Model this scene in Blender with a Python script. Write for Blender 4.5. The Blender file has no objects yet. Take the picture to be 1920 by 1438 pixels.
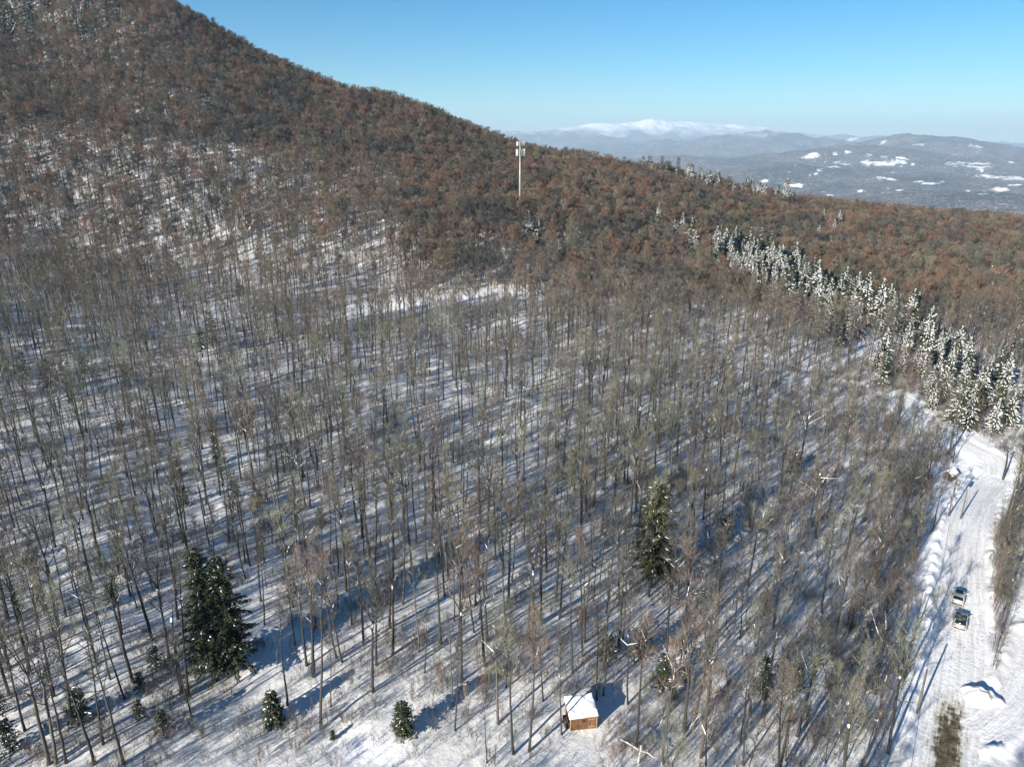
import bpy, math, random
import numpy as np
from mathutils import Vector

random.seed(11)
RNG = np.random.default_rng(11)
scene = bpy.context.scene
COL = scene.collection
R = math.radians
PI = math.pi

# ------------------------------------------------------------------ camera
F = 1331.0                      # focal length in pixels of a 1920 x 1438 frame
PITCH = R(18.8)
CAMZ = 66.0
cd = bpy.data.cameras.new("camera")
cam = bpy.data.objects.new("camera", cd)
COL.objects.link(cam)
cd.sensor_fit = 'HORIZONTAL'
cd.sensor_width = 36.0
cd.lens = 36.0 * F / 1920.0
cd.clip_start = 0.5
cd.clip_end = 90000
cam.location = (0, 0, CAMZ)
cam.rotation_euler = (R(90) - PITCH, 0, 0)
scene.camera = cam

# ------------------------------------------------------------------ sky, sun, exposure
SUN_AZ, SUN_EL = 41.0, 21.5      # heading of the light, height of the sun
w = bpy.data.worlds.new("World")
scene.world = w
w.use_nodes = True
nt = w.node_tree
bg = nt.nodes["Background"]
sky = nt.nodes.new("ShaderNodeTexSky")
sky.sky_type = 'NISHITA'
sky.sun_disc = False
sky.sun_elevation = R(SUN_EL)
sky.sun_rotation = R(SUN_AZ + 180)
sky.altitude = 600
sky.air_density = 1.0
sky.dust_density = 0.05
sky.ozone_density = 5.0
tint = nt.nodes.new("ShaderNodeHueSaturation")
tint.inputs["Saturation"].default_value = 1.3
nt.links.new(sky.outputs[0], tint.inputs["Color"])
cy = nt.nodes.new("ShaderNodeMix"); cy.data_type = 'RGBA'; cy.blend_type = 'MULTIPLY'
cy.inputs[0].default_value = 1.0; cy.inputs[7].default_value = (0.93, 1.08, 1.0, 1)
nt.links.new(tint.outputs[0], cy.inputs[6])
nt.links.new(cy.outputs[2], bg.inputs[0])
bg.inputs[1].default_value = 0.052
sl = bpy.data.lights.new("sun", 'SUN')
sl.energy = 4.7
sl.angle = R(0.5)
sl.color = (1.0, 0.93, 0.83)
so = bpy.data.objects.new("sun", sl)
COL.objects.link(so)
sd = Vector((math.sin(R(SUN_AZ)) * math.cos(R(SUN_EL)), math.cos(R(SUN_AZ)) * math.cos(R(SUN_EL)), -math.sin(R(SUN_EL))))
so.rotation_euler = sd.to_track_quat('-Z', 'Y').to_euler()
so.location = (-100, -100, 200)
scene.view_settings.view_transform = 'Standard'
scene.view_settings.look = 'None'
scene.view_settings.gamma = 1.0
scene.view_settings.exposure = 1.25
scene.cycles.max_bounces = 5
scene.cycles.diffuse_bounces = 2
scene.cycles.use_denoising = True
scene.cycles.volume_bounces = 0
scene.cycles.transparent_max_bounces = 8

# ------------------------------------------------------------------ pixel <-> world helpers
CP, SP = math.cos(PITCH), math.sin(PITCH)

def ray(px, py):
    """right, forward, up of the view ray through a pixel"""
    dx, dy = px - 960.0, py - 719.0
    return dx, F * CP - dy * SP, -(F * SP + dy * CP)

def project(x, y, z):
    x = np.asarray(x, float); y = np.asarray(y, float); z = np.asarray(z, float) - CAMZ
    depth = y * CP - z * SP
    up = y * SP + z * CP
    d = np.where(depth > 0.1, depth, 0.1)
    return 960 + F * x / d, 719 - F * up / d, depth

# ------------------------------------------------------------------ terrain
def RP(px, py, Y, canopy):
    r, f, u = ray(px, py)
    return (r / f * Y, Y, CAMZ + u / f * Y - canopy)

ctrl = [(-160, 40, 8), (-60, 40, 5), (6, 62, 4.6), (50, 58, 0), (50, 20, -1), (120, 60, -2), (-160, 140, 7), (-60, 150, 3), (60, 150, 0),
        (160, 150, -4), (70, 90, 0), (-180, 230, 9), (-80, 250, 2), (60, 250, 0), (180, 260, -5), (-60, 320, 5), (30, 325, 2), (150, 330, -3),
        (280, 330, -10), (300, 180, -12), (-300, 160, 35), (-300, 60, 30), (-60, -80, 6), (100, -80, -4), (-250, -80, 20), (300, 0, -12)]
# the slope and its skyline
for p in [(60, 455, 360, 5), (60, 300, 450, 8), (60, 150, 545, 11), (60, 30, 640, 14),
          (300, 450, 370, 6), (300, 300, 455, 9), (300, 150, 550, 12), (290, 10, 645, 15), (420, 62, 635, 24), (420, 200, 530, 11),
          (600, 132, 622, 23), (520, 420, 385, 6), (600, 250, 520, 11), (700, 350, 445, 9), (800, 190, 612, 17), (850, 300, 500, 12),
          (880, 226, 610, 17), (960, 262, 605, 18), (975, 370, 400, 14), (1040, 282, 605, 14), (1200, 306, 610, 14), (1200, 400, 400, 14),
          (1300, 328, 612, 13), (1400, 353, 612, 13), (1560, 374, 605, 14), (1700, 389, 600, 14), (1920, 408, 590, 14),
          (1700, 440, 450, 13), (1450, 430, 440, 13), (1900, 480, 400, 13)]:
    ctrl.append(RP(*p))
# behind the skyline the land falls away
ctrl += [RP(60, -70, 730, 10), RP(200, -45, 710, 10), RP(-100, -60, 700, 10)]
for p, d in [((420, 62), 55), ((600, 132), 70), ((800, 190), 75), ((960, 262), 75), ((1200, 306), 75), ((1400, 353), 75), ((1700, 389), 70), ((1920, 408), 70)]:
    q = RP(p[0], p[1], 620, 14)
    k = 1.42
    ctrl.append((q[0] * k, 620 * k, q[2] * 1.0 - d))
ctrl += [(-640, 760, 262), (-900, 600, 280), (-480, 860, 205), (-700, 300, 170), (-700, 1000, 240), (700, 420, -45), (600, 200, -40), (-600, 60, 80)]
C = np.array(ctrl, float)

def _k(d2):
    return np.where(d2 > 1e-9, d2 * np.log(np.maximum(d2, 1e-9)), 0.0)

_S = 200.0
_P = C[:, :2] / _S
_n = len(C)
_A = np.zeros((_n + 3, _n + 3))
_d2 = ((_P[:, None, :] - _P[None, :, :]) ** 2).sum(-1)
_A[:_n, :_n] = _k(_d2) + np.eye(_n) * 0.004
_A[:_n, _n] = 1
_A[:_n, _n + 1:] = _P
_A[_n, :_n] = 1
_A[_n + 1:, :_n] = _P.T
_W = np.linalg.solve(_A, np.concatenate([C[:, 2], [0, 0, 0]]))

_H = RNG.random((256, 256))

def vnoise(x, y):
    xi = np.floor(x).astype(np.int64); yi = np.floor(y).astype(np.int64)
    fx = x - xi; fy = y - yi
    fx = fx * fx * fx * (fx * (fx * 6 - 15) + 10); fy = fy * fy * fy * (fy * (fy * 6 - 15) + 10)
    a = _H[xi & 255, yi & 255]; b = _H[(xi + 1) & 255, yi & 255]; c = _H[xi & 255, (yi + 1) & 255]; d = _H[(xi + 1) & 255, (yi + 1) & 255]
    return (a * (1 - fx) + b * fx) * (1 - fy) + (c * (1 - fx) + d * fx) * fy - 0.5

def fbm(x, y, wl, octaves=4, gain=0.5):
    s = 0.0; a = 1.0
    for i in range(octaves):
        s = s + a * vnoise(x / wl + 17.3 * i, y / wl - 9.1 * i)
        wl *= 0.5; a *= gain
    return s

def sstep(a, b, x):
    t = np.clip((x - a) / (b - a), 0, 1)
    return t * t * (3 - 2 * t)

# far country: ridges given by their outline in the sky and their distance
RIDGES = [
    (25500, 2400, [(700, 275), (900, 262), (980, 244), (1060, 239), (1110, 232), (1190, 229), (1222, 224), (1262, 226), (1340, 235), (1430, 238), (1480, 246), (1560, 254), (1700, 260), (1920, 270), (2300, 275)]),
    (20000, 2300, [(800, 262), (960, 246), (1060, 243), (1110, 253), (1200, 268), (1300, 276), (1600, 280), (2300, 285)]),
    (15500, 2000, [(900, 300), (1050, 282), (1150, 271), (1290, 262), (1380, 247), (1440, 242), (1500, 247), (1560, 256), (1620, 266), (1700, 276), (1920, 290), (2300, 290)]),
    (11500, 1500, [(1200, 300), (1500, 285), (1600, 268), (1650, 260), (1700, 253), (1750, 255), (1800, 261), (1860, 268), (1920, 276), (2100, 285), (2300, 290)]),
    (8200, 1100, [(900, 320), (1200, 300), (1380, 298), (1460, 290), (1540, 275), (1590, 268), (1660, 269), (1740, 276), (1800, 286), (1920, 300), (2300, 310)]),
    (5600, 700, [(900, 330), (1150, 312), (1300, 318), (1450, 312), (1600, 326), (1750, 322), (1920, 334), (2300, 330)]),
    (3700, 450, [(900, 400), (1200, 352), (1400, 352), (1560, 365), (1700, 352), (1820, 366), (1920, 372), (2300, 380)]),
]
BASE = -230.0

def zfar(x, y):
    D = np.hypot(x, y); az = np.arctan2(x, np.maximum(y, 1e-3)); az = np.where(y > 0, az, np.sign(x) * PI / 2)
    z = np.full_like(D, BASE)
    for d0, wd, sil in RIDGES:
        a = []; t = []
        for px, py in sil:
            r_, f_, u_ = ray(px, py)
            a.append(math.atan2(r_, f_)); t.append(u_ / math.hypot(r_, f_))
        top = CAMZ + np.interp(az, a, t) * d0
        e = (D - d0 * (1 + 0.03 * np.sin(az * 17 + d0))) / wd
        z = np.maximum(z, BASE + (top - BASE) * np.exp(-e * e)) if d0 > 3000 else z
    amp = np.clip((D - 1400) / 6000, 0, 1)
    rel = fbm(x, y, 900, 5, 0.55) * 80 + fbm(x + 999, y, 260, 3) * 26
    return z + rel * (0.25 + 0.75 * amp) * np.where(D > 13000, 1.6, 1.0) - 18 * amp

def znear(x, y):
    x = np.asarray(x, float); y = np.asarray(y, float)
    X = x.ravel() / _S; Y = y.ravel() / _S
    out = np.empty_like(X)
    for i in range(0, len(X), 60000):
        xx = X[i:i + 60000]; yy = Y[i:i + 60000]
        d2 = (xx[:, None] - _P[None, :, 0]) ** 2 + (yy[:, None] - _P[None, :, 1]) ** 2
        out[i:i + 60000] = _k(d2) @ _W[:_n] + _W[_n] + _W[_n + 1] * xx + _W[_n + 2] * yy
    return out.reshape(x.shape)

def h0(x, y):
    x = np.asarray(x, float); y = np.asarray(y, float)
    D = np.hypot(x, y)
    t = sstep(820, 1500, D)
    zn = np.clip(znear(x, y), -260, 330)
    mound = fbm(x, y, 34, 4, 0.5) * 2.0 + fbm(x + 300, y, 5.5, 3, 0.55) * 0.42
    zn = zn + mound * (0.35 + 0.65 * sstep(20, 120, np.hypot(x - 60, y - 70)))
    return zn * (1 - t) + zfar(x, y) * t

def at0(px, py):
    """ground point seen at a pixel (before the road is cut in)"""
    r_, f_, u_ = ray(px, py)
    Y = np.arange(30, 900, 0.5)
    g = h0(r_ / f_ * Y, Y); l = CAMZ + u_ / f_ * Y
    i = np.argmax(l < g)
    if not (l < g).any():
        i = len(Y) - 1
    return (r_ / f_ * Y[i], Y[i])

road_px = [(1768, 1470), (1774, 1438), (1784, 1340), (1795, 1240), (1800, 1165), (1802, 1100), (1806, 1040), (1815, 985), (1838, 935), (1868, 895)]
drive_px = [(1826, 1378), (1850, 1366), (1880, 1345), (1905, 1312), (1930, 1265), (1950, 1200)]
upper_px = [(1868, 895), (1862, 862), (1826, 842), (1775, 816), (1735, 792), (1690, 745)]

def smooth_line(pts, step=0.5):
    P = np.array(pts, float)
    out = []
    n = len(P)
    for i in range(n - 1):
        p0 = P[max(i - 1, 0)]; p1 = P[i]; p2 = P[i + 1]; p3 = P[min(i + 2, n - 1)]
        k = max(2, int(np.linalg.norm(p2 - p1) / step))
        for j in range(k):
            t = j / k
            out.append(0.5 * ((2 * p1) + (-p0 + p2) * t + (2 * p0 - 5 * p1 + 4 * p2 - p3) * t * t + (-p0 + 3 * p1 - 3 * p2 + p3) * t ** 3))
    out.append(P[-1])
    return np.array(out)

ROAD = smooth_line([at0(*p) for p in road_px])
_d = ROAD[0] - ROAD[6]
ROAD = np.vstack([np.linspace(ROAD[0] + _d / np.linalg.norm(_d) * 45, ROAD[0], 90, endpoint=False), ROAD])
DRIVE = smooth_line([at0(*p) for p in drive_px])
UPPER = smooth_line([at0(*p) for p in upper_px])
LINES = [(ROAD, 2.9), (UPPER, 2.6), (DRIVE, 1.9)]

def smoothed_z(L):
    z = h0(L[:, 0], L[:, 1]); k = 31
    zp = np.pad(z, (k // 2, k // 2), mode='edge')
    return np.convolve(zp, np.ones(k) / k, 'valid')

LZ = [smoothed_z(L) for L, _ in LINES]

def line_dist(x, y, L):
    """distance to the line and index of its nearest point"""
    out = np.full(len(x), 1e9); idx = np.zeros(len(x), int)
    for i in range(0, len(x), 20000):
        d2 = (x[i:i + 20000, None] - L[None, :, 0]) ** 2 + (y[i:i + 20000, None] - L[None, :, 1]) ** 2
        j = d2.argmin(1)
        idx[i:i + 20000] = j
        out[i:i + 20000] = np.sqrt(d2[np.arange(len(j)), j])
    return out, idx

def H(x, y):
    x = np.atleast_1d(np.asarray(x, float)); y = np.atleast_1d(np.asarray(y, float))
    sh = x.shape
    x = x.ravel(); y = y.ravel()
    z = h0(x, y)
    near = (x > 20) & (x < 160) & (y > -60) & (y < 220)
    if near.any():
        xn = x[near]; yn = y[near]; zn = z[near].copy()
        best = np.full(len(xn), 1e9); bank = np.zeros(len(xn))
        for (L, hw), lz in zip(LINES, LZ):
            d, j = line_dist(xn, yn, L)
            wgt = 1 - sstep(hw + 0.6, hw + 7, d)
            zn = zn * (1 - wgt) + lz[j] * wgt
            b = np.exp(-((d - hw - 1.15 - 0.5 * fbm(xn + 50, yn, 5.0, 2)) / 0.62) ** 2) * (0.6 + 0.95 * fbm(xn, yn, 2.6, 3))
            bank = np.where(d < hw + 0.3, np.minimum(bank, 0) * 0 + b * 0.3 * (d > hw - 0.5), np.where(best > hw + 0.3, np.maximum(bank, b), bank))
            best = np.minimum(best, np.where(d < hw + 0.3, 0, d))
        zn = zn + np.where(best < 0.01, np.minimum(bank, 0.2), bank)
        z[near] = zn
    return z.reshape(sh)

def hz(x, y):
    return float(H([x], [y])[0])

def at(px, py):
    r_, f_, u_ = ray(px, py)
    Y = np.arange(30, 1000, 0.4)
    g = H(r_ / f_ * Y, Y); l = CAMZ + u_ / f_ * Y
    m = l < g
    i = int(np.argmax(m)) if m.any() else len(Y) - 1
    return float(r_ / f_ * Y[i]), float(Y[i]), float(g[i])

# ------------------------------------------------------------------ material helpers
def mat(name):
    m = bpy.data.materials.new(name); m.use_nodes = True
    n = m.node_tree
    return m, n, n.nodes["Principled BSDF"]

def node(n, t, **kw):
    x = n.nodes.new(t)
    for k, v in kw.items():
        setattr(x, k, v)
    return x

def noise(n, vec, scale, detail=4, rough=0.55):
    x = node(n, "ShaderNodeTexNoise")
    x.inputs["Scale"].default_value = scale; x.inputs["Detail"].default_value = detail; x.inputs["Roughness"].default_value = rough
    if vec is not None:
        n.links.new(vec, x.inputs["Vector"])
    return x.outputs["Fac"]

def ramp(n, fac, stops, interp='LINEAR'):
    x = node(n, "ShaderNodeValToRGB"); x.color_ramp.interpolation = interp
    e = x.color_ramp.elements
    while len(e) < len(stops):
        e.new(0.5)
    for i, (p, c) in enumerate(stops):
        e[i].position = p; e[i].color = (c, c, c, 1) if isinstance(c, (int, float)) else (*c, 1)
    n.links.new(fac, x.inputs[0])
    return x.outputs[0]

def mix(n, fac, a, b):
    x = node(n, "ShaderNodeMix", data_type='RGBA')
    for s, v in ((0, fac), (6, a), (7, b)):
        if isinstance(v, (int, float)):
            x.inputs[s].default_value = v
        elif isinstance(v, tuple):
            x.inputs[s].default_value = (*v, 1)
        else:
            n.links.new(v, x.inputs[s])
    return x.outputs[2]

def math_(n, op, a, b=0.0):
    x = node(n, "ShaderNodeMath", operation=op)
    for s, v in ((0, a), (1, b)):
        if isinstance(v, (int, float)):
            x.inputs[s].default_value = v
        else:
            n.links.new(v, x.inputs[s])
    return x.outputs[0]

def bump(n, p, h, strength, dist):
    x = node(n, "ShaderNodeBump"); x.inputs["Strength"].default_value = strength; x.inputs["Distance"].default_value = dist
    n.links.new(h, x.inputs["Height"]); n.links.new(x.outputs[0], p.inputs["Normal"])

def plain(name, col, rough=0.6, metal=0.0, var=0.12, scale=3.0):
    m, n, p = mat(name)
    tc = node(n, "ShaderNodeTexCoord").outputs["Object"]
    f = noise(n, tc, scale, 5)
    c0 = tuple(c * (1 - var * 2) for c in col); c1 = tuple(min(1, c * (1 + var)) for c in col)
    n.links.new(ramp(n, f, [(0.3, c0), (0.7, c1)]), p.inputs["Base Color"])
    p.inputs["Roughness"].default_value = rough; p.inputs["Metallic"].default_value = metal
    return m

# snow on the ground
m_snow, n, p = mat("snow")
pos = node(n, "ShaderNodeNewGeometry").outputs["Position"]
big = noise(n, pos, 0.05, 5); fine = noise(n, pos, 1.3, 6, 0.7); grit = noise(n, pos, 5.5, 3, 0.7)
base = ramp(n, big, [(0.35, (0.62, 0.61, 0.59)), (0.6, (0.75, 0.74, 0.72))])  # wooded snow toned down: twig litter, plus deeper tree shade put into the colour
ca = node(n, "ShaderNodeAttribute"); ca.attribute_name = "open_snow"
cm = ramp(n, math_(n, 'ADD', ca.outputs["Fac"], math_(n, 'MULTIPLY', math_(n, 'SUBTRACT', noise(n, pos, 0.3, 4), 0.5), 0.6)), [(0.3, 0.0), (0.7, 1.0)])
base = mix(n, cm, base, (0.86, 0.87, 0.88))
lit = ramp(n, grit, [(0.66, 0.0), (0.74, 1.0)])
lit2 = ramp(n, noise(n, pos, 0.22, 3), [(0.5, 0.0), (0.66, 0.6)])
base = mix(n, math_(n, 'MULTIPLY', math_(n, 'MULTIPLY', lit, lit2), math_(n, 'SUBTRACT', 1.0, cm)), base, (0.20, 0.17, 0.14))
n.links.new(base, p.inputs["Base Color"])
p.inputs["Roughness"].default_value = 0.62
hh = math_(n, 'ADD', math_(n, 'MULTIPLY', noise(n, pos, 0.55, 5, 0.6), 1.0), math_(n, 'MULTIPLY', fine, 0.35))
bump(n, p, hh, 0.45, 0.5)

# ploughed road: packed snow, wheel tracks, bare gravel worn through near the bottom
m_road, n, p = mat("packed_snow_road")
pos = node(n, "ShaderNodeNewGeometry").outputs["Position"]
uv = node(n, "ShaderNodeUVMap"); uv.uv_map = "UVMap"
sx = node(n, "ShaderNodeSeparateXYZ"); n.links.new(uv.outputs[0], sx.inputs[0])
st = node(n, "ShaderNodeMapping"); st.inputs["Scale"].default_value = (2.2, 0.09, 1)
wv = node(n, "ShaderNodeVectorMath", operation='ADD'); wn_ = node(n, "ShaderNodeTexNoise"); wn_.inputs["Scale"].default_value = 0.22; n.links.new(pos, wn_.inputs["Vector"])
n.links.new(uv.outputs[0], wv.inputs[0]); n.links.new(wn_.outputs["Color"], wv.inputs[1]); n.links.new(wv.outputs[0], st.inputs[0])
streak = noise(n, st.outputs[0], 1.0, 5, 0.6)
packed = ramp(n, streak, [(0.32, (0.64, 0.63, 0.61)), (0.6, (0.86, 0.865, 0.87))])
at_g = node(n, "ShaderNodeAttribute"); at_g.attribute_name = "gravel"
rag = noise(n, pos, 0.9, 6, 0.72)
st2 = node(n, "ShaderNodeMapping"); st2.inputs["Scale"].default_value = (3.2, 0.35, 1); n.links.new(uv.outputs[0], st2.inputs[0])
rag2 = noise(n, st2.outputs[0], 1.0, 6, 0.75)
gm = math_(n, 'ADD', at_g.outputs["Fac"], math_(n, 'MULTIPLY', math_(n, 'SUBTRACT', math_(n, 'ADD', rag, rag2), 1.0), 2.0))
gmask = ramp(n, gm, [(0.5, 0.0), (0.9, 1.0)])
gcol = ramp(n, noise(n, pos, 1.1, 6, 0.7), [(0.34, (0.028, 0.020, 0.009)), (0.5, (0.085, 0.068, 0.028)), (0.68, (0.20, 0.17, 0.10))])
dirty = ramp(n, gm, [(0.05, 0.0), (0.6, 0.85)])
packed = mix(n, dirty, packed, (0.50, 0.46, 0.36))
n.links.new(mix(n, gmask, packed, gcol), p.inputs["Base Color"])
p.inputs["Roughness"].default_value = 0.6
bump(n, p, math_(n, 'ADD', streak, noise(n, pos, 1.6, 6, 0.7)), 0.7, 0.2)

# distant wooded hills
m_hill, n, p = mat("wooded_hills")
pos = node(n, "ShaderNodeNewGeometry").outputs["Position"]
sxyz = node(n, "ShaderNodeSeparateXYZ"); n.links.new(pos, sxyz.inputs[0])
f1 = noise(n, pos, 0.0022, 6, 0.6); f2 = noise(n, pos, 0.02, 5, 0.75); f3 = noise(n, pos, 0.07, 4, 0.8)
wood = ramp(n, f1, [(0.38, (0.045, 0.055, 0.06)), (0.5, (0.10, 0.095, 0.105)), (0.62, (0.15, 0.135, 0.14))])
wood = mix(n, ramp(n, f2, [(0.46, 0.0), (0.56, 0.85)]), wood, (0.03, 0.042, 0.036))
wood = mix(n, ramp(n, f3, [(0.55, 0.0), (0.66, 0.75)]), wood, (0.60, 0.62, 0.66))
fa = node(n, "ShaderNodeAttribute"); fa.attribute_name = "field"
fm = ramp(n, math_(n, 'ADD', fa.outputs["Fac"], math_(n, 'MULTIPLY', math_(n, 'SUBTRACT', math_(n, 'ADD', f2, noise(n, pos, 0.006, 5, 0.75)), 1.04), 3.8)), [(0.5, 0.0), (0.95, 1.0)])
col = mix(n, fm, wood, (0.80, 0.81, 0.82))
alp = node(n, "ShaderNodeMapRange"); alp.inputs["From Min"].default_value = 220; alp.inputs["From Max"].default_value = 560
n.links.new(math_(n, 'ADD', sxyz.outputs[2], math_(n, 'MULTIPLY', math_(n, 'SUBTRACT', noise(n, pos, 0.0011, 7, 0.7), 0.5), 900)), alp.inputs["Value"])
col = mix(n, alp.outputs[0], col, (0.88, 0.88, 0.89))
n.links.new(col, p.inputs["Base Color"]); p.inputs["Roughness"].default_value = 0.9

# bark, twigs: their tone changes from tree to tree
def wood_mat(name, cols, red, snow_amt, snow_scale):
    m, n, p = mat(name)
    oi = node(n, "ShaderNodeObjectInfo")
    g = node(n, "ShaderNodeNewGeometry")
    k = len(cols)
    c = ramp(n, oi.outputs["Random"], [(i / k, cols[i]) for i in range(k)], 'CONSTANT')
    # stands on the slope hold browner and redder crowns, in patches
    sy = node(n, "ShaderNodeSeparateXYZ"); n.links.new(oi.outputs["Location"], sy.inputs[0])
    far = node(n, "ShaderNodeMapRange"); far.inputs["From Min"].default_value = 170; far.inputs["From Max"].default_value = 340
    n.links.new(math_(n, 'ADD', sy.outputs[1], math_(n, 'MULTIPLY', sy.outputs[0], 0.12)), far.inputs["Value"])
    p1_ = noise(n, oi.outputs["Location"], 0.026, 2, 0.6)
    r2 = math_(n, 'FRACT', math_(n, 'MULTIPLY', oi.outputs["Random"], 17.7))
    key = math_(n, 'ADD', p1_, math_(n, 'MULTIPLY', math_(n, 'SUBTRACT', r2, 0.5), 0.16))
    c = mix(n, far.outputs[0], c, ramp(n, key, [(0.36 + 0.28 * i / (len(red) - 1), red[i]) for i in range(len(red))]))
    v = noise(n, g.outputs["Position"], 1.2, 3)
    hs = node(n, "ShaderNodeHueSaturation"); n.links.new(c, hs.inputs["Color"])
    r3 = math_(n, 'FRACT', math_(n, 'MULTIPLY', oi.outputs["Random"], 41.3))
    n.links.new(math_(n, 'MULTIPLY', ramp(n, v, [(0.3, 0.8), (0.7, 1.2)]), math_(n, 'ADD', 0.68, math_(n, 'MULTIPLY', r3, 0.6))), hs.inputs["Value"])
    sn = node(n, "ShaderNodeSeparateXYZ"); n.links.new(g.outputs["Normal"], sn.inputs[0])
    up = ramp(n, sn.outputs[2], [(0.35, 0.0), (0.5, 1.0)])
    sp = noise(n, g.outputs["Position"], snow_scale, 2)
    per = math_(n, 'FRACT', math_(n, 'MULTIPLY', oi.outputs["Random"], 7.31))
    thr = math_(n, 'SUBTRACT', sp, math_(n, 'MULTIPLY', math_(n, 'SUBTRACT', 1.0, per), 0.10))
    sm = ramp(n, thr, [(snow_amt, 0.0), (snow_amt + 0.03, 1.0)])
    n.links.new(mix(n, math_(n, 'MULTIPLY', up, sm), hs.outputs[0], (0.86, 0.87, 0.9)), p.inputs["Base Color"])
    p.inputs["Roughness"].default_value = 0.85
    return m

m_bark = wood_mat("bark", [(0.03, 0.027, 0.024), (0.042, 0.038, 0.031), (0.06, 0.056, 0.04), (0.025, 0.023, 0.02), (0.085, 0.08, 0.063), (0.035, 0.032, 0.026)],
                  [(0.05, 0.04, 0.034), (0.075, 0.065, 0.05), (0.06, 0.045, 0.036), (0.10, 0.09, 0.07)], 0.50, 0.7)
m_twig = wood_mat("twigs", [(0.11, 0.10, 0.085), (0.15, 0.148, 0.10), (0.09, 0.082, 0.072), (0.16, 0.16, 0.105), (0.11, 0.105, 0.09), (0.14, 0.10, 0.075), (0.13, 0.13, 0.088), (0.08, 0.073, 0.062)],
                  [(0.055, 0.052, 0.052), (0.11, 0.108, 0.06), (0.075, 0.07, 0.062), (0.155, 0.088, 0.055), (0.145, 0.125, 0.088), (0.145, 0.070, 0.045), (0.10, 0.10, 0.058), (0.06, 0.055, 0.052)], 0.62, 1.3)
m_brush = wood_mat("brush_stems", [(0.09, 0.08, 0.07), (0.12, 0.11, 0.09), (0.075, 0.068, 0.06), (0.14, 0.085, 0.06), (0.15, 0.145, 0.10), (0.10, 0.092, 0.08)],
                   [(0.17, 0.11, 0.085), (0.15, 0.13, 0.11)], 0.60, 1.3)

m_needle, n, p = mat("spruce_needles")
oi = node(n, "ShaderNodeObjectInfo"); g = node(n, "ShaderNodeNewGeometry")
c = ramp(n, noise(n, g.outputs["Position"], 1.1, 4, 0.7), [(0.3, (0.010, 0.016, 0.008)), (0.55, (0.028, 0.038, 0.012)), (0.75, (0.07, 0.072, 0.022))])
n.links.new(c, p.inputs["Base Color"]); p.inputs["Roughness"].default_value = 0.75
m_needle_brown, n, p = mat("cone_laden_needles")
g = node(n, "ShaderNodeNewGeometry")
c = ramp(n, noise(n, g.outputs["Position"], 1.6, 4, 0.7), [(0.35, (0.014, 0.021, 0.008)), (0.54, (0.038, 0.042, 0.014)), (0.70, (0.085, 0.052, 0.025))])
n.links.new(c, p.inputs["Base Color"]); p.inputs["Roughness"].default_value = 0.8
m_load, n, p = mat("branch_snow")
p.inputs["Base Color"].default_value = (0.88, 0.89, 0.91, 1); p.inputs["Roughness"].default_value = 0.6
g = node(n, "ShaderNodeNewGeometry"); bump(n, p, noise(n, g.outputs["Position"], 4.0, 3), 0.5, 0.1)

# ------------------------------------------------------------------ object helpers
def tag(o, label=None, cat=None, group=None, kind=None):
    if label: o["label"] = label
    if cat: o["category"] = cat
    if group: o["group"] = group
    if kind: o["kind"] = kind
    return o

def empty(name, loc, rz=0.0):
    o = bpy.data.objects.new(name, None); COL.objects.link(o)
    o.location = loc; o.rotation_euler = (0, 0, rz); o.empty_display_size = 0.3
    return o

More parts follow.
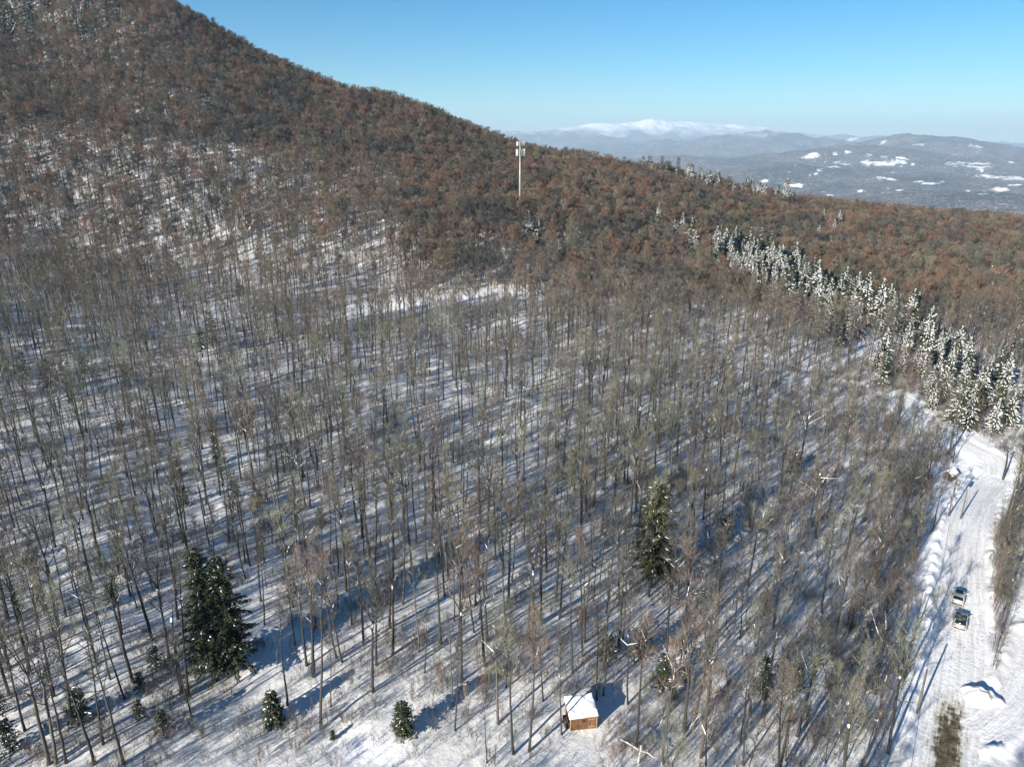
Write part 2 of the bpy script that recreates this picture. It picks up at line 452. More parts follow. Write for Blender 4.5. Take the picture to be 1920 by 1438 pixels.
class MB:
    """collects vertices and faces, then links them as one mesh object"""
    def __init__(s):
        s.v = []; s.f = []; s.m = []
    def add(s, vs, fs, mi=0):
        b = len(s.v)
        s.v.extend([tuple(map(float, q)) for q in vs])
        s.f.extend([tuple(b + i for i in q) for q in fs]); s.m.extend([mi] * len(fs))
    def box(s, c, d, rz=0.0, mi=0, taper=0.0):
        hx, hy, hz_ = d[0] / 2, d[1] / 2, d[2] / 2
        vs = []
        for k, z in ((0, -hz_), (1, hz_)):
            t = 1 - taper * k
            for x, y in ((-hx * t, -hy * t), (hx * t, -hy * t), (hx * t, hy * t), (-hx * t, hy * t)):
                vs.append((c[0] + x * math.cos(rz) - y * math.sin(rz), c[1] + x * math.sin(rz) + y * math.cos(rz), c[2] + z))
        s.add(vs, [(0, 3, 2, 1), (4, 5, 6, 7), (0, 1, 5, 4), (1, 2, 6, 5), (2, 3, 7, 6), (3, 0, 4, 7)], mi)
    def tube(s, path, rad, sides=6, mi=0, cap=True):
        path = [Vector(q) for q in path]
        n = len(path)
        vs = []; ref = Vector((0.3, 0.9, 0.1))
        for i, q in enumerate(path):
            d = (path[min(i + 1, n - 1)] - path[max(i - 1, 0)]).normalized()
            a = d.cross(ref)
            if a.length < 0.1:
                a = d.cross(Vector((1, 0, 0)))
            a.normalize(); b = d.cross(a)
            for k in range(sides):
                t = 2 * PI * k / sides
                vs.append(q + (a * math.cos(t) + b * math.sin(t)) * rad[i])
        fs = []
        for i in range(n - 1):
            for k in range(sides):
                k2 = (k + 1) % sides
                fs.append((i * sides + k, i * sides + k2, (i + 1) * sides + k2, (i + 1) * sides + k))
        if cap:
            fs.append(tuple(range(sides - 1, -1, -1))); fs.append(tuple((n - 1) * sides + k for k in range(sides)))
        s.add(vs, fs, mi)
    def spike(s, a, b, r, mi=0):
        d = (b - a).normalized(); u = d.cross(Vector((0.21, 0.4, 0.9)))
        if u.length < 0.05:
            u = d.cross(Vector((1, 0, 0)))
        u.normalize(); w_ = d.cross(u)
        s.add([a + u * r, a - u * (r * 0.5) + w_ * (r * 0.87), a - u * (r * 0.5) - w_ * (r * 0.87), b], [(0, 1, 3), (1, 2, 3), (2, 0, 3)], mi)
    def mesh(s, name, mats, smooth=False):
        me = bpy.data.meshes.new(name)
        me.from_pydata(s.v, [], s.f)
        for m_ in mats:
            me.materials.append(m_)
        me.polygons.foreach_set("material_index", s.m)
        if smooth:
            me.polygons.foreach_set("use_smooth", [True] * len(s.f))
        me.update()
        return me
    def build(s, name, mats, parent=None, smooth=False, bevel=0.0):
        o = bpy.data.objects.new(name, s.mesh(name, mats if isinstance(mats, list) else [mats], smooth))
        COL.objects.link(o)
        if parent: o.parent = parent
        if bevel:
            b = o.modifiers.new("bevel", 'BEVEL'); b.width = bevel; b.segments = 2; b.limit_method = 'ANGLE'
        return o

def grid_mesh(name, xs, ys, zs, m_, attrs=None, smooth=True):
    """a sheet from 2-D arrays of x, y, z"""
    a, b = xs.shape
    me = bpy.data.meshes.new(name)
    co = np.stack([xs, ys, zs], -1).reshape(-1, 3).astype(np.float32)
    idx = np.arange(a * b).reshape(a, b)
    q = np.stack([idx[:-1, :-1], idx[1:, :-1], idx[1:, 1:], idx[:-1, 1:]], -1).reshape(-1, 4).astype(np.int32)
    me.vertices.add(a * b); me.vertices.foreach_set("co", co.ravel())
    me.loops.add(q.size); me.loops.foreach_set("vertex_index", q.ravel())
    me.polygons.add(len(q)); me.polygons.foreach_set("loop_start", np.arange(0, q.size, 4, dtype=np.int32))
    try:
        me.polygons.foreach_set("loop_total", np.full(len(q), 4, dtype=np.int32))
    except Exception:
        pass
    me.update(calc_edges=True); me.validate()
    me.polygons.foreach_set("use_smooth", np.ones(len(me.polygons), dtype=bool))
    me.materials.append(m_)
    for k, v in (attrs or {}).items():
        t = me.attributes.new(k, 'FLOAT', 'POINT'); t.data.foreach_set("value", v.ravel().astype(np.float32))
    o = bpy.data.objects.new(name, me); COL.objects.link(o)
    return o

# ------------------------------------------------------------------ ground
def spaced(segs):
    out = [segs[0][0]]
    for a, b, st_ in segs:
        k = max(1, int(round((b - a) / st_)))
        out += list(np.linspace(a, b, k + 1)[1:])
    return np.array(out)

gx = spaced([(-1500, -700, 25), (-700, -320, 9), (-320, -140, 4), (-140, -70, 1.6), (-70, 34, 0.9), (34, 92, 0.45), (92, 150, 1.4), (150, 420, 4), (420, 700, 9), (700, 1500, 25)])
gy = spaced([(-1300, -300, 30), (-300, -60, 8), (-60, 36, 2.0), (36, 50, 0.7), (50, 150, 0.55), (150, 230, 1.3), (230, 430, 3), (430, 850, 6), (850, 1500, 18)])
GX, GY = np.meshgrid(gx, gy, indexing='ij')
GZ = H(GX, GY)


# far hills: rings outward from where the near ground stops
az = np.concatenate([np.linspace(-PI, -0.75, 90, endpoint=False), np.linspace(-0.75, -0.02, 110, endpoint=False), np.linspace(-0.02, 0.72, 900, endpoint=False), np.linspace(0.72, PI, 100)])
rr = np.concatenate([[1180], np.geomspace(1250, 9500, 330), np.geomspace(9650, 29500, 200)])
RR, AA = np.meshgrid(rr, az, indexing='ij')
FX, FY = RR * np.sin(AA), RR * np.cos(AA)
FZ = h0(FX, FY)
FZ = FZ - 6 * (RR < 1520)

def far_at(px, py):
    r_, f_, u_ = ray(px, py); k = math.hypot(r_, f_)
    D = np.geomspace(1600, 30000, 3000)
    g_ = zfar(r_ / k * D, f_ / k * D); l = CAMZ + u_ / k * D
    m_ = l < g_
    i = int(np.argmax(m_)) if m_.any() else 2999
    return math.atan2(r_, f_), D[i]

field = np.zeros_like(FX)
for px, py, rx, ln in [(1525, 292, 13, .05), (1538, 321, 10, .03), (1560, 314, 13, .035), (1575, 306, 12, .04), (1592, 309, 10, .03), (1530, 327, 8, .03), (1625, 307, 11, .045), (1655, 305, 22, .05),
                       (1688, 305, 10, .04), (1652, 333, 14, .03), (1672, 337, 14, .02), (1722, 341, 12, .03), (1742, 345, 17, .045), (1765, 342, 9, .02), (1685, 356, 9, .03),
                       (1801, 308, 26, .06), (1839, 310, 17, .08), (1866, 333, 26, .09), (1905, 334, 22, .12), (1872, 354, 15, .04), (1842, 365, 13, .03), (1900, 348, 16, .03),
                       (1655, 268, 8, .03), (1600, 263, 14, .03), (1725, 270, 14, .03), (1828, 274, 16, .03), (1485, 350, 26, .03), (1432, 341, 10, .03), (1590, 285, 9, .03), (1565, 290, 9, .02),
                       (1500, 271, 9, .02), (1630, 292, 8, .04), (1660, 294, 9, .03), (1690, 297, 12, .02), (1480, 323, 5, .02), (1770, 300, 8, .02), (1950, 340, 25, .08), (2000, 320, 30, .05)] + [(random.Random(k_).uniform(1440, 1915), random.Random(k_ + 99).uniform(285, 368), random.Random(k_ + 7).uniform(3, 7), .02) for k_ in range(22)]:
    a0, d0 = far_at(px, py)
    da = rx / F * (0.95 if ln > .03 else 0.7)
    e = ((AA - a0) / da) ** 2 + ((RR - d0) / (d0 * ln * 0.28)) ** 2
    field = np.maximum(field, np.clip(1.25 - 0.75 * e, 0, 1))
hills = grid_mesh("hills", FX, FY, FZ, m_hill, {"field": field})
tag(hills, kind="structure")

# road and driveway sheets
def strip(name, L, hw, gravel=None, lift=0.035):
    t = np.gradient(L, axis=0); t /= np.linalg.norm(t, axis=1)[:, None]
    nrm = np.stack([t[:, 1], -t[:, 0]], -1)
    u = np.linspace(-hw, hw, 13)
    X = L[:, None, 0] + nrm[:, None, 0] * u; Y = L[:, None, 1] + nrm[:, None, 1] * u
    Z = H(X, Y) + lift
    s = np.concatenate([[0], np.cumsum(np.linalg.norm(np.diff(L, axis=0), axis=1))])
    g_ = gravel(X, Y, u[None, :] + 0 * X) if gravel else np.zeros_like(X)
    o = grid_mesh(name, X, Y, Z, m_road, {"gravel": g_})
    uvl = o.data.uv_layers.new(name="UVMap")
    vi = np.empty(len(o.data.loops), dtype=np.int32); o.data.loops.foreach_get("vertex_index", vi)
    U = np.stack([(u[None, :] + 0 * X).ravel(), (s[:, None] + 0 * X).ravel()], -1)[vi]
    uvl.data.foreach_set("uv", U.ravel().astype(np.float32))
    return tag(o, kind="structure")

def gravel_fn(X, Y, u):
    px, py, _ = project(X, Y, H(X, Y))
    y_hi = at(1790, 1338)[1]; y_lo = at(1790, 1300)[1]
    a = 1 - sstep(y_hi - 3.0, y_lo + 2.0, Y)
    band = 1 - sstep(0.4, 2.1, np.abs(u - 0.0 + 0.15))
    g1 = a * (0.12 + 1.0 * band)
    sx_, sy_, _ = at(1797, 1210)
    g2 = 0.92 * np.exp(-(((X - sx_) / 0.28) ** 2 + ((Y - sy_) / 1.0) ** 2))
    return np.maximum(g1, g2)

strip("road", ROAD, 3.0, gravel_fn)
strip("road", UPPER[3:], 2.6, lift=0.05)
strip("driveway", DRIVE, 1.9, lift=0.05)

# ------------------------------------------------------------------ bare hardwood forms
def rnd(a, b):
    return random.uniform(a, b)

def bend(a, d, L, n_, up, wob):
    pts = [a.copy()]; dd = d.normalized()
    for i in range(n_):
        dd = (dd + Vector((rnd(-wob, wob), rnd(-wob, wob), rnd(-wob, wob) + up))).normalized()
        pts.append(pts[-1] + dd * (L / n_))
    return pts

def along(pts, t):
    t = min(max(t, 0), 0.999) * (len(pts) - 1); i = int(t)
    return pts[i].lerp(pts[i + 1], t - i), (pts[i + 1] - pts[i]).normalized()

def side_dir(d, ang):
    u = d.cross(Vector((rnd(-1, 1), rnd(-1, 1), rnd(-1, 1))))
    if u.length < 0.05:
        u = Vector((1, 0, 0))
    u.normalize()
    return (d * math.cos(ang) + u * math.sin(ang)).normalized()

def hardwood(Ht, r0, start, nlimb, spread, nsec, ntwig, fork, tw=0.0085):
    """trunk builder and crown builder of one bare tree"""
    T = MB(); Cn = MB()
    trunk = [Vector((0, 0, -0.6))]
    lean = Vector((rnd(-.03, .03), rnd(-.03, .03), 1))
    n_ = 10
    for i in range(n_):
        trunk.append(trunk[-1] + (lean + Vector((rnd(-.045, .045), rnd(-.045, .045), 0))) * ((Ht * (0.62 if fork else 0.97) + 0.6) / n_))
    m_ = len(trunk)
    rads = [r0 * (1.35 if i == 0 else 1.0) * (1 - (0.5 if fork else 0.92) * (i / (m_ - 1)) ** 1.05) for i in range(m_)]
    T.tube(trunk, rads, 7)
    leaders = []
    if fork:
        nf = 2 if random.random() < 0.6 else 3
        a0 = rnd(0, 6.28)
        for k in range(nf):
            a = a0 + k * 2 * PI / nf + rnd(-.3, .3)
            d = Vector((math.cos(a) * 0.33, math.sin(a) * 0.33, 1))
            pts = bend(trunk[-1], d, Ht * 0.36, 6, 0.05, 0.09)
            Cn.tube(pts, [rads[-1] * (0.8 * (1 - i / 6.5)) for i in range(7)], 5, 0, False)
            leaders.append((pts, rads[-1] * 0.5))
    limbs = []
    for k in range(nlimb):
        t = start + (0.96 - start) * (k + rnd(0, 1)) / nlimb
        if fork and t > 0.62:
            L_, rb = random.choice(leaders)
            q, dd = along(L_, (t - 0.62) / 0.36)
            rr_ = 0.035
        else:
            q, dd = along(trunk, t / (0.64 if fork else 1.0))
            rr_ = 0.055
        a = k * 2.4 + rnd(-.5, .5)
        inc = R(rnd(38, 62) - 22 * (t - start))
        d = Vector((math.cos(a) * math.sin(inc), math.sin(a) * math.sin(inc), math.cos(inc)))
        L = Ht * spread * (1.25 - 0.85 * (t - start) / (1 - start)) * rnd(0.6, 1.15)
        pts = bend(q, d, L, 5, 0.10, 0.14)
        Cn.tube(pts, [rr_ * (1 - 0.8 * i / 5) * (0.75 + 0.5 * L / 4) for i in range(6)], 4, 0, False)
        limbs.append((pts, L))
    for L_, rb in leaders:
        limbs.append((L_, Ht * 0.2))
    limbs.append(([trunk[-3], trunk[-2], trunk[-1]] if not fork else leaders[0][0], Ht * 0.12))
    for pts, L in limbs:
        for j in range(nsec):
            t = rnd(0.22, 1.0)
            q, dd = along(pts, t)
            l2 = max(0.7, L * rnd(0.28, 0.5) * (1.15 - 0.45 * t))
            d2 = side_dir(dd, R(rnd(25, 55))); d2.z = d2.z * 0.8 + 0.25
            sec = bend(q, d2, l2, 3, 0.12, 0.16)
            Cn.tube(sec, [0.021, 0.016, 0.011, 0.006], 3, 1, False)
            for s_ in range(ntwig):
                q2, d3 = along(sec, rnd(0.15, 1.0))
                d4 = side_dir(d3, R(rnd(15, 50))); d4.z += 0.22
                Cn.spike(q2, q2 + d4.normalized() * rnd(0.45, 1.25), tw, 1)
    return T, Cn

FORMS = [hardwood(18.5, .17, .50, 14, .14, 7, 7, False), hardwood(19.5, .22, .46, 16, .15, 7, 7, True), hardwood(16.5, .13, .52, 12, .12, 7, 7, False),
         hardwood(17.5, .20, .44, 15, .19, 7, 7, True), hardwood(20.0, .18, .58, 13, .12, 7, 7, False), hardwood(15.0, .11, .42, 12, .13, 6, 7, False),
         hardwood(18.0, .21, .40, 16, .21, 7, 7, True), hardwood(17.0, .14, .57, 12, .11, 7, 7, False)]
FORM_H = [18.5, 19.5, 16.5, 17.5, 20, 15, 18, 17]
FAR = [hardwood(16.0, .20, .34, 20, .27, 8, 11, True, 0.024), hardwood(15.0, .17, .36, 18, .26, 8, 11, False, 0.024), hardwood(17.0, .22, .34, 22, .28, 8, 11, True, 0.026),
       hardwood(14.0, .16, .30, 18, .30, 8, 11, False, 0.024)]
FORM_H += [16.0, 15.0, 17.0, 14.0]
TRUNKS = [t.mesh("trunk", [m_bark], True) for t, c in FORMS]
CROWNS = [c.mesh("crown", [m_bark, m_twig]) for t, c in FORMS]

def merged(t, c, nm, mats, off):
    m_ = MB(); m_.add(t.v, t.f, 0)
    b = len(m_.v); m_.v.extend(c.v); m_.f.extend([tuple(b + i for i in q) for q in c.f]); m_.m.extend([k + off for k in c.m])
    return m_.mesh(nm, mats)

protos = bpy.data.collections.new("hardwood_forms")      # sources for the mass of the wood, not linked to the scene
for i, (t, c) in enumerate(FORMS + FAR):
    o = bpy.data.objects.new("form_%02d" % i, merged(t, c, "hardwood_form", [m_bark, m_twig], 0))
    protos.objects.link(o)

def sapling(Ht, nl, nt_, r0, spread, tw=0.009):
    B = MB()
    st_ = bend(Vector((0, 0, -0.3)), Vector((rnd(-.1, .1), rnd(-.1, .1), 1)), Ht, 6, 0.06, 0.06)
    B.tube(st_, [r0 * (1 - 0.85 * i / 6) for i in range(7)], 4, 0, False)
    for k in range(nl):
        q, d = along(st_, rnd(0.3, 0.98))
        d2 = side_dir(d, R(rnd(28, 60))); d2.z = abs(d2.z) + 0.15
        L = Ht * spread * rnd(0.5, 1.1)
        b = bend(q, d2, L, 3, 0.1, 0.12)
        B.tube(b, [0.018, 0.014, 0.009, 0.004], 3, 0, False)
        for j in range(nt_):
            q2, d3 = along(b, rnd(0.1, 1)); d4 = side_dir(d3, R(rnd(15, 50))); d4.z += 0.15
            B.spike(q2, q2 + d4.normalized() * rnd(0.3, 0.9), tw, 0)
    return B

under = bpy.data.collections.new("undergrowth_forms")
for i in range(9):
    if i < 3:      # thin whips
        B = sapling(rnd(3.0, 4.5), 8, 4, 0.028, 0.2)
    elif i < 6:    # low twiggy bushes
        B = MB()
        for s_ in range(9):
            S_ = sapling(rnd(1.2, 2.4), 4, 4, 0.012, 0.35, 0.0075)
            ox, oy = rnd(-.5, .5), rnd(-.5, .5)
            B.add([(v[0] + ox + v[2] * ox * 0.5, v[1] + oy + v[2] * oy * 0.5, v[2]) for v in S_.v], S_.f)
    else:          # pole-stage stems of a thicket
        B = sapling(rnd(8.0, 10.0), 22, 11, 0.05, 0.17, 0.010)
    o = bpy.data.objects.new("under_%02d" % i, B.mesh("undergrowth_form", [m_brush])); under.objects.link(o)

# ------------------------------------------------------------------ conifer forms
def conifer(Ht, Rb, snow, bare=0.08, dens=1.0, pads=1.0, twin=False, droop=0.25, prof=0.72, rag=0.5):
    T = MB(); N = MB(); S = MB()
    tops = [(0, 0, 1.0)] if not twin else [(-0.9, 0, 1.0), (1.35, 0.3, 0.93)]
    for ox, oy, hs in tops:
        h = Ht * hs
        T.tube([Vector((ox * .45, oy, -0.5)), Vector((ox * .8, oy, h * .4)), Vector((ox, oy, h * 0.98))], [0.02 * h, 0.014 * h, 0.02], 7)
        z = h * bare
        while z < h * 0.985:
            t = (z / h - bare) / (1 - bare)
            rad = Rb * hs * (1 - t) ** prof * (0.82 + 0.36 * random.random()) * rnd(0.8, 1.12) * (0.72 if twin else 1) + 0.12
            nb = max(5, int(9 * (1 - t * 0.45) * dens))
            a0 = rnd(0, 6.28)
            for k in range(nb):
                a = a0 + k * 2 * PI / nb + rnd(-.25, .25)
                L = rad * rnd(rag, 1.2)
                pitch = 0.15 - droop * (1 - t) + rnd(-.12, .12)
                ca, sa = math.cos(a), math.sin(a)
                def P(s_, side=0.0, dz=0.0):
                    return Vector((ox + (ca * s_ - sa * side), oy + (sa * s_ + ca * side), z + s_ * pitch - 0.10 * s_ * s_ / max(L, .3) + dz))
                ns = max(3, int(L / 0.34 * dens))
                for j in range(ns):
                    s0 = L * (0.18 + 0.82 * (j + rnd(0, 1)) / ns)
                    wdt = 0.20 + 0.38 * (L - s0) * 0.55 + 0.05
                    for sg in (-1, 1):
                        b = P(s0 - 0.12); e = P(s0 + rnd(.18, .42), sg * wdt * rnd(.6, 1.15), rnd(-.16, .06)); 
                        m1 = P(s0 + 0.06, sg * wdt * 0.35, 0.02)
                        up_ = Vector((0, 0, rnd(.05, .11)))
                        N.add([b - up_, b + up_ * 0.6, e + up_ * .3, e - up_ * .5], [(0, 1, 2, 3)])
                        m2 = P(s0 + 0.28, sg * wdt * 0.2, -0.05)
                        N.add([b, m2, e, m1 + Vector((0, 0, .03))], [(0, 1, 2, 3)])
                if random.random() < snow:
                    for q in range(1 if L < 0.8 else 2):
                        s0 = L * rnd(0.35, 0.8); ln = min(0.75, L * 0.42) * rnd(.6, 1.2) * pads; wd = rnd(.13, .26) * pads; th = rnd(.07, .15) * pads
                        ring = []
                        for r_i in range(7):
                            tt = 2 * PI * r_i / 7
                            ring.append(P(s0 + math.cos(tt) * ln * rnd(.8, 1.1), math.sin(tt) * wd * rnd(.8, 1.2), -0.02))
                        ring2 = [P(s0, 0, 0.05).lerp(v, 0.62) + Vector((0, 0, th)) for v in ring]
                        top = P(s0, 0, th * 1.45)
                        S.add(ring + ring2 + [top], [(i, (i + 1) % 7, 7 + (i + 1) % 7, 7 + i) for i in range(7)] + [(7 + i, 7 + (i + 1) % 7, 14) for i in range(7)])
            z += (0.34 + 0.16 * (1 - t)) / dens * (Ht / 14) ** 0.3
    return T, N, S

def conifer_meshes(args, needle=None):
    T, N, S = conifer(**args)
    b = len(N.v); N.v.extend(S.v); N.f.extend([tuple(b + i for i in q) for q in S.f]); N.m.extend([1] * len(S.f))
    return (T.mesh("trunk", [m_bark], True), N.mesh("crown", [needle or m_needle, m_load]))

def place_conifer(name, ms, loc, sc, rz, label, cat, group=None):
    e = empty(name, loc, rz); e.scale = (sc, sc, sc) if isinstance(sc, (int, float)) else sc
    tag(e, label, cat, group)
    for nm, me in zip(("trunk", "crown"), ms):
        if me is not None:
            o = bpy.data.objects.new(nm, me); COL.objects.link(o); o.parent = e
    return e

# ------------------------------------------------------------------ where things stand
def in_poly(px, py, poly):
    inside = False; j = len(poly) - 1
    for i in range(len(poly)):
        xi, yi = poly[i]; xj, yj = poly[j]
        if (yi > py) != (yj > py) and px < (xj - xi) * (py - yi) / (yj - yi) + xi:
            inside = not inside
        j = i
    return inside

def world_poly(pxs):
    return [at(*p)[:2] for p in pxs]

OPEN = [world_poly(q) for q in (
    [(530, 1437), (590, 1396), (680, 1376), (745, 1408), (830, 1410), (900, 1437)],
    [(540, 590), (700, 566), (850, 552), (975, 541), (1010, 548), (1000, 564), (850, 578), (700, 596), (560, 618)],
    [(1742, 872), (1800, 872), (1800, 960), (1752, 985), (1745, 940)],
    [(1602, 622), (1640, 618), (1668, 660), (1640, 690), (1600, 670)],
    [(1735, 790), (1800, 800), (1860, 830), (1905, 890), (1915, 930), (1880, 955), (1835, 960), (1800, 965), (1768, 990), (1770, 900), (1790, 860)],
    [(1720, 1030), (1765, 985), (1840, 985), (1838, 1060), (1842, 1180), (1838, 1270), (1880, 1300), (1905, 1230), (1885, 1130), (1919, 1060), (1919, 1437), (1660, 1437), (1690, 1320), (1700, 1200), (1715, 1100)],
)]
OPEN.append([(80, 36), (140, 36), (140, 60), (80, 60)])
THICKET = [world_poly(q) for q in (
    [(1300, 1437), (1290, 1250), (1330, 1100), (1400, 950), (1430, 820), (1480, 740), (1590, 690), (1700, 700), (1760, 800), (1765, 900), (1725, 1010), (1700, 1100), (1690, 1200), (1675, 1330), (1640, 1437)],
    [(1848, 1030), (1900, 985), (1919, 1000), (1890, 1060), (1890, 1160), (1892, 1250), (1868, 1285), (1848, 1240), (1850, 1120)],
    [(1640, 700), (1700, 690), (1790, 770), (1860, 800), (1900, 850), (1870, 850), (1800, 800), (1740, 780), (1680, 760)],
)]
sx0, sy0, sz0 = at(1088, 1369)       # middle of the shed's front
SHED = (sx0 + 0.15, sy0 + 1.25)
open_snow = np.zeros_like(GX)  # open ground, left without the litter and painted shade tone
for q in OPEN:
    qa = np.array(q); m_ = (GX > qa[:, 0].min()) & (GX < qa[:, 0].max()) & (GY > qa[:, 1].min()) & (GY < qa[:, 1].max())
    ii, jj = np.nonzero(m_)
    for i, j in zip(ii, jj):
        if in_poly(GX[i, j], GY[i, j], q): open_snow[i, j] = 1
open_snow[(GX > 40) & (GX < 150) & (GY > -60) & (GY < 48)] = 1
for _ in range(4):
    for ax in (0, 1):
        open_snow = (np.roll(open_snow, 1, ax) + open_snow + np.roll(open_snow, -1, ax) + np.roll(open_snow, 2, ax) + np.roll(open_snow, -2, ax)) / 5
ground = grid_mesh("ground", GX, GY, GZ, m_snow, {"open_snow": open_snow})
tag(ground, kind="structure")

def blocked(x, y, pad=0.0):
    if abs(x - SHED[0] * y / SHED[1]) < 2.2 and 44 < y < SHED[1] and x > 0:
        return True
    if any(in_poly(x, y, q) for q in OPEN):
        return True
    if abs(x - SHED[0]) < 2.6 and abs(y - SHED[1]) < 2.6:
        return True
    for (L, hw) in LINES:
        d = np.hypot(L[:, 0] - x, L[:, 1] - y).min()
        if d < hw + 1.6 + pad:
            return True
    return False

def in_thicket(x, y):
    return any(in_poly(x, y, q) for q in THICKET)

class Spacing:
    def __init__(s, c=8.0):
        s.c = c; s.g = {}
    def ok(s, x, y, r):
        k = int(r / s.c) + 1; i0, j0 = int(x // s.c), int(y // s.c)
        for i in range(i0 - k, i0 + k + 1):
            for j in range(j0 - k, j0 + k + 1):
                for (a, b) in s.g.get((i, j), ()):
                    if (a - x) ** 2 + (b - y) ** 2 < r * r:
                        return False
        return True
    def put(s, x, y):
        s.g.setdefault((int(x // s.c), int(y // s.c)), []).append((x, y))

SP_ = Spacing()

# ------------------------------------------------------------------ conifers
def con(px, py):
    return at(px, py)

# landmarks used to tell the trees apart: name, ground point
LM = []
def landmark(name, x, y):
    LM.append((name, x, y))

# the hero evergreens of the lower half
big_twin = conifer_meshes(dict(Ht=17.8, Rb=4.7, snow=0.35, bare=0.14, dens=1.2, pads=0.33, twin=True, droop=0.15, prof=0.5, rag=0.28))
x, y, z = con(415, 1274)
for back in (5, 9): SP_.put(x * (1 - back / math.hypot(x, y)), y * (1 - back / math.hypot(x, y)))
place_conifer("spruce_tree", big_twin, (x, y, z), 1.0, 0.1, "big dark green spruce with two tops, above the lower corner clearing", "spruce"); SP_.put(x, y); landmark("big twin-topped spruce", x, y)
for dx in (-3.2, 3.2): SP_.put(x + dx, y)
tall = conifer_meshes(dict(Ht=17.3, Rb=3.7, snow=0.4, bare=0.2, dens=1.25, pads=0.33, droop=0.2, prof=0.36, rag=0.3), m_needle_brown)
x, y, z = con(1219, 1101)
for back in (5, 9, 13): SP_.put(x * (1 - back / math.hypot(x, y)), y * (1 - back / math.hypot(x, y)))
place_conifer("spruce_tree", tall, (x, y, z), 1.0, 2.0, "tall narrow spruce with a rusty brown top standing alone among bare trees", "spruce"); SP_.put(x, y); landmark("rusty-topped spruce", x, y)

small_a = conifer_meshes(dict(Ht=4.6, Rb=1.2, snow=0.6, bare=0.03, dens=1.3, pads=0.55, droop=0.2))
small_b = conifer_meshes(dict(Ht=4.8, Rb=1.3, snow=0.25, bare=0.16, dens=1.1, pads=0.45, droop=0.05, prof=0.55, rag=0.35))
dark_m = conifer_meshes(dict(Ht=5.0, Rb=2.1, snow=0.3, bare=0.1, dens=0.72, pads=0.5, droop=0.1, prof=0.55, rag=0.3))
hem = conifer_meshes(dict(Ht=8.5, Rb=2.3, snow=0.25, bare=0.2, dens=0.8, pads=0.55, droop=0.2, prof=0.6, rag=0.35))
for (px, py, ms, sc, lab, nm) in [
    (515, 1362, small_a, 1.0, "small spruce flecked with snow beside a thick trunk near the clearing", "small snow-flecked spruce"),
    (757, 1387, small_b, 1.0, "small dark spruce with a pale bare foot at the edge of open snow", "small pale-footed spruce"),
    (211, 1132, dark_m, 0.62, "little green conifer beside a thick bare trunk and a snow hump", "little green conifer"),
    (155, 1352, dark_m, 1.05, "dark ragged young hemlock, largest in the lower corner tangle", "ragged young hemlock"),
    (262, 1346, dark_m, 0.6, "low dark evergreen clump just beneath the blue shadow streak", None),
    (308, 1374, dark_m, 0.75, "low round evergreen downhill of the big twin-topped spruce", None),
    (266, 1297, dark_m, 0.6, "squat dark evergreen under a leaning snowy trunk", None),
    (293, 1252, dark_m, 0.75, "dark evergreen with a snow cap, close behind the squat one", None),
    (22, 1412, dark_m, 1.0, "dark bushy evergreen in the lowest corner of the wood", "corner evergreen"),
    (6, 1345, hem, 0.55, "narrow dark evergreen cut by the picture's edge above the corner", None),
    (1139, 1238, dark_m, 0.75, "ragged small evergreen up the slope behind the shed", None),
    (1200, 1234, dark_m, 0.85, "dense dark evergreen beside the blue shadow above the shed", "dark evergreen above the shed"),
    (1243, 1290, dark_m, 0.95, "dark evergreen behind the pale snapped trunk by the shed", None),
    (1428, 1309, hem, 0.72, "slim olive evergreen in the thicket between shed and road", "slim olive evergreen"),
    (1494, 1304, hem, 0.5, "thin small evergreen nearest the road in the thicket", None),
    (1361, 1010, dark_m, 0.95, "dark young evergreen casting deep blue shade beside the rusty-topped spruce", "shade-casting evergreen"),
    (1489, 889, dark_m, 1.0, "dark rounded evergreen beside the snow-limbed tree of the thicket", "rounded thicket evergreen"),
    (1541, 916, dark_m, 0.6, "small dark evergreen a little downhill of the rounded one", None),
    (409, 872, hem, 0.75, "two-tone hemlock on the open mid slope", "mid slope hemlock"),
    (336, 892, dark_m, 0.85, "black twiggy evergreen between close-set trunks of the mid slope", "black twiggy evergreen"),
    (346, 948, dark_m, 0.8, "small dark spruce on a bare stem below the black twiggy evergreen", None),
    (440, 932, dark_m, 0.7, "low spreading evergreen drooping over white snow", None),
    (459, 822, hem, 0.8, "olive green hemlock halfway up between bare trunks", None),
    (602, 985, dark_m, 0.7, "small green evergreen in the middle of the trunk shadows", "middle green evergreen"),
    (487, 946, dark_m, 0.55, "smallest green evergreen beside a leaning grey trunk", None),
    (95, 735, hem, 1.1, "dark hemlock at the shaded edge of the wood", "shaded edge hemlock"),
    (50, 715, hem, 1.0, "second dark hemlock at the shaded edge, farther out", None),
    (160, 700, dark_m, 1.2, "wide dark evergreen next to the shaded edge hemlocks", None),
    (400, 655, hem, 1.5, "large dark hemlock among snow-caught limbs uphill", "large uphill hemlock"),
    (380, 670, hem, 1.2, "dark hemlock leaning on the large uphill one", None),
    (585, 470, hem, 1.3, "dark evergreen at the foot of the brown slope", None),
    (545, 480, hem, 1.2, "dark evergreen beside its twin at the foot of the brown slope", None),
    (1060, 480, hem, 1.5, "dark evergreen in blue shade below the antenna mast", None),
    (1085, 470, hem, 1.3, "shorter evergreen in the blue shade below the antenna mast", None),
    (625, 1391, small_b, 0.28, "tiny evergreen seedling alone on open snow", "tiny seedling"),
]:
    x, y, z = con(px, py)
    place_conifer("evergreen_tree", ms, (x, y, z), sc * (0.82 if px < 330 and py > 1200 else 1.0), rnd(0, 6), lab, "evergreen"); SP_.put(x, y)
    dd_ = math.hypot(x, y); SP_.put(x * (1 - 5 / dd_), y * (1 - 5 / dd_))
    if nm: landmark(nm, x, y)

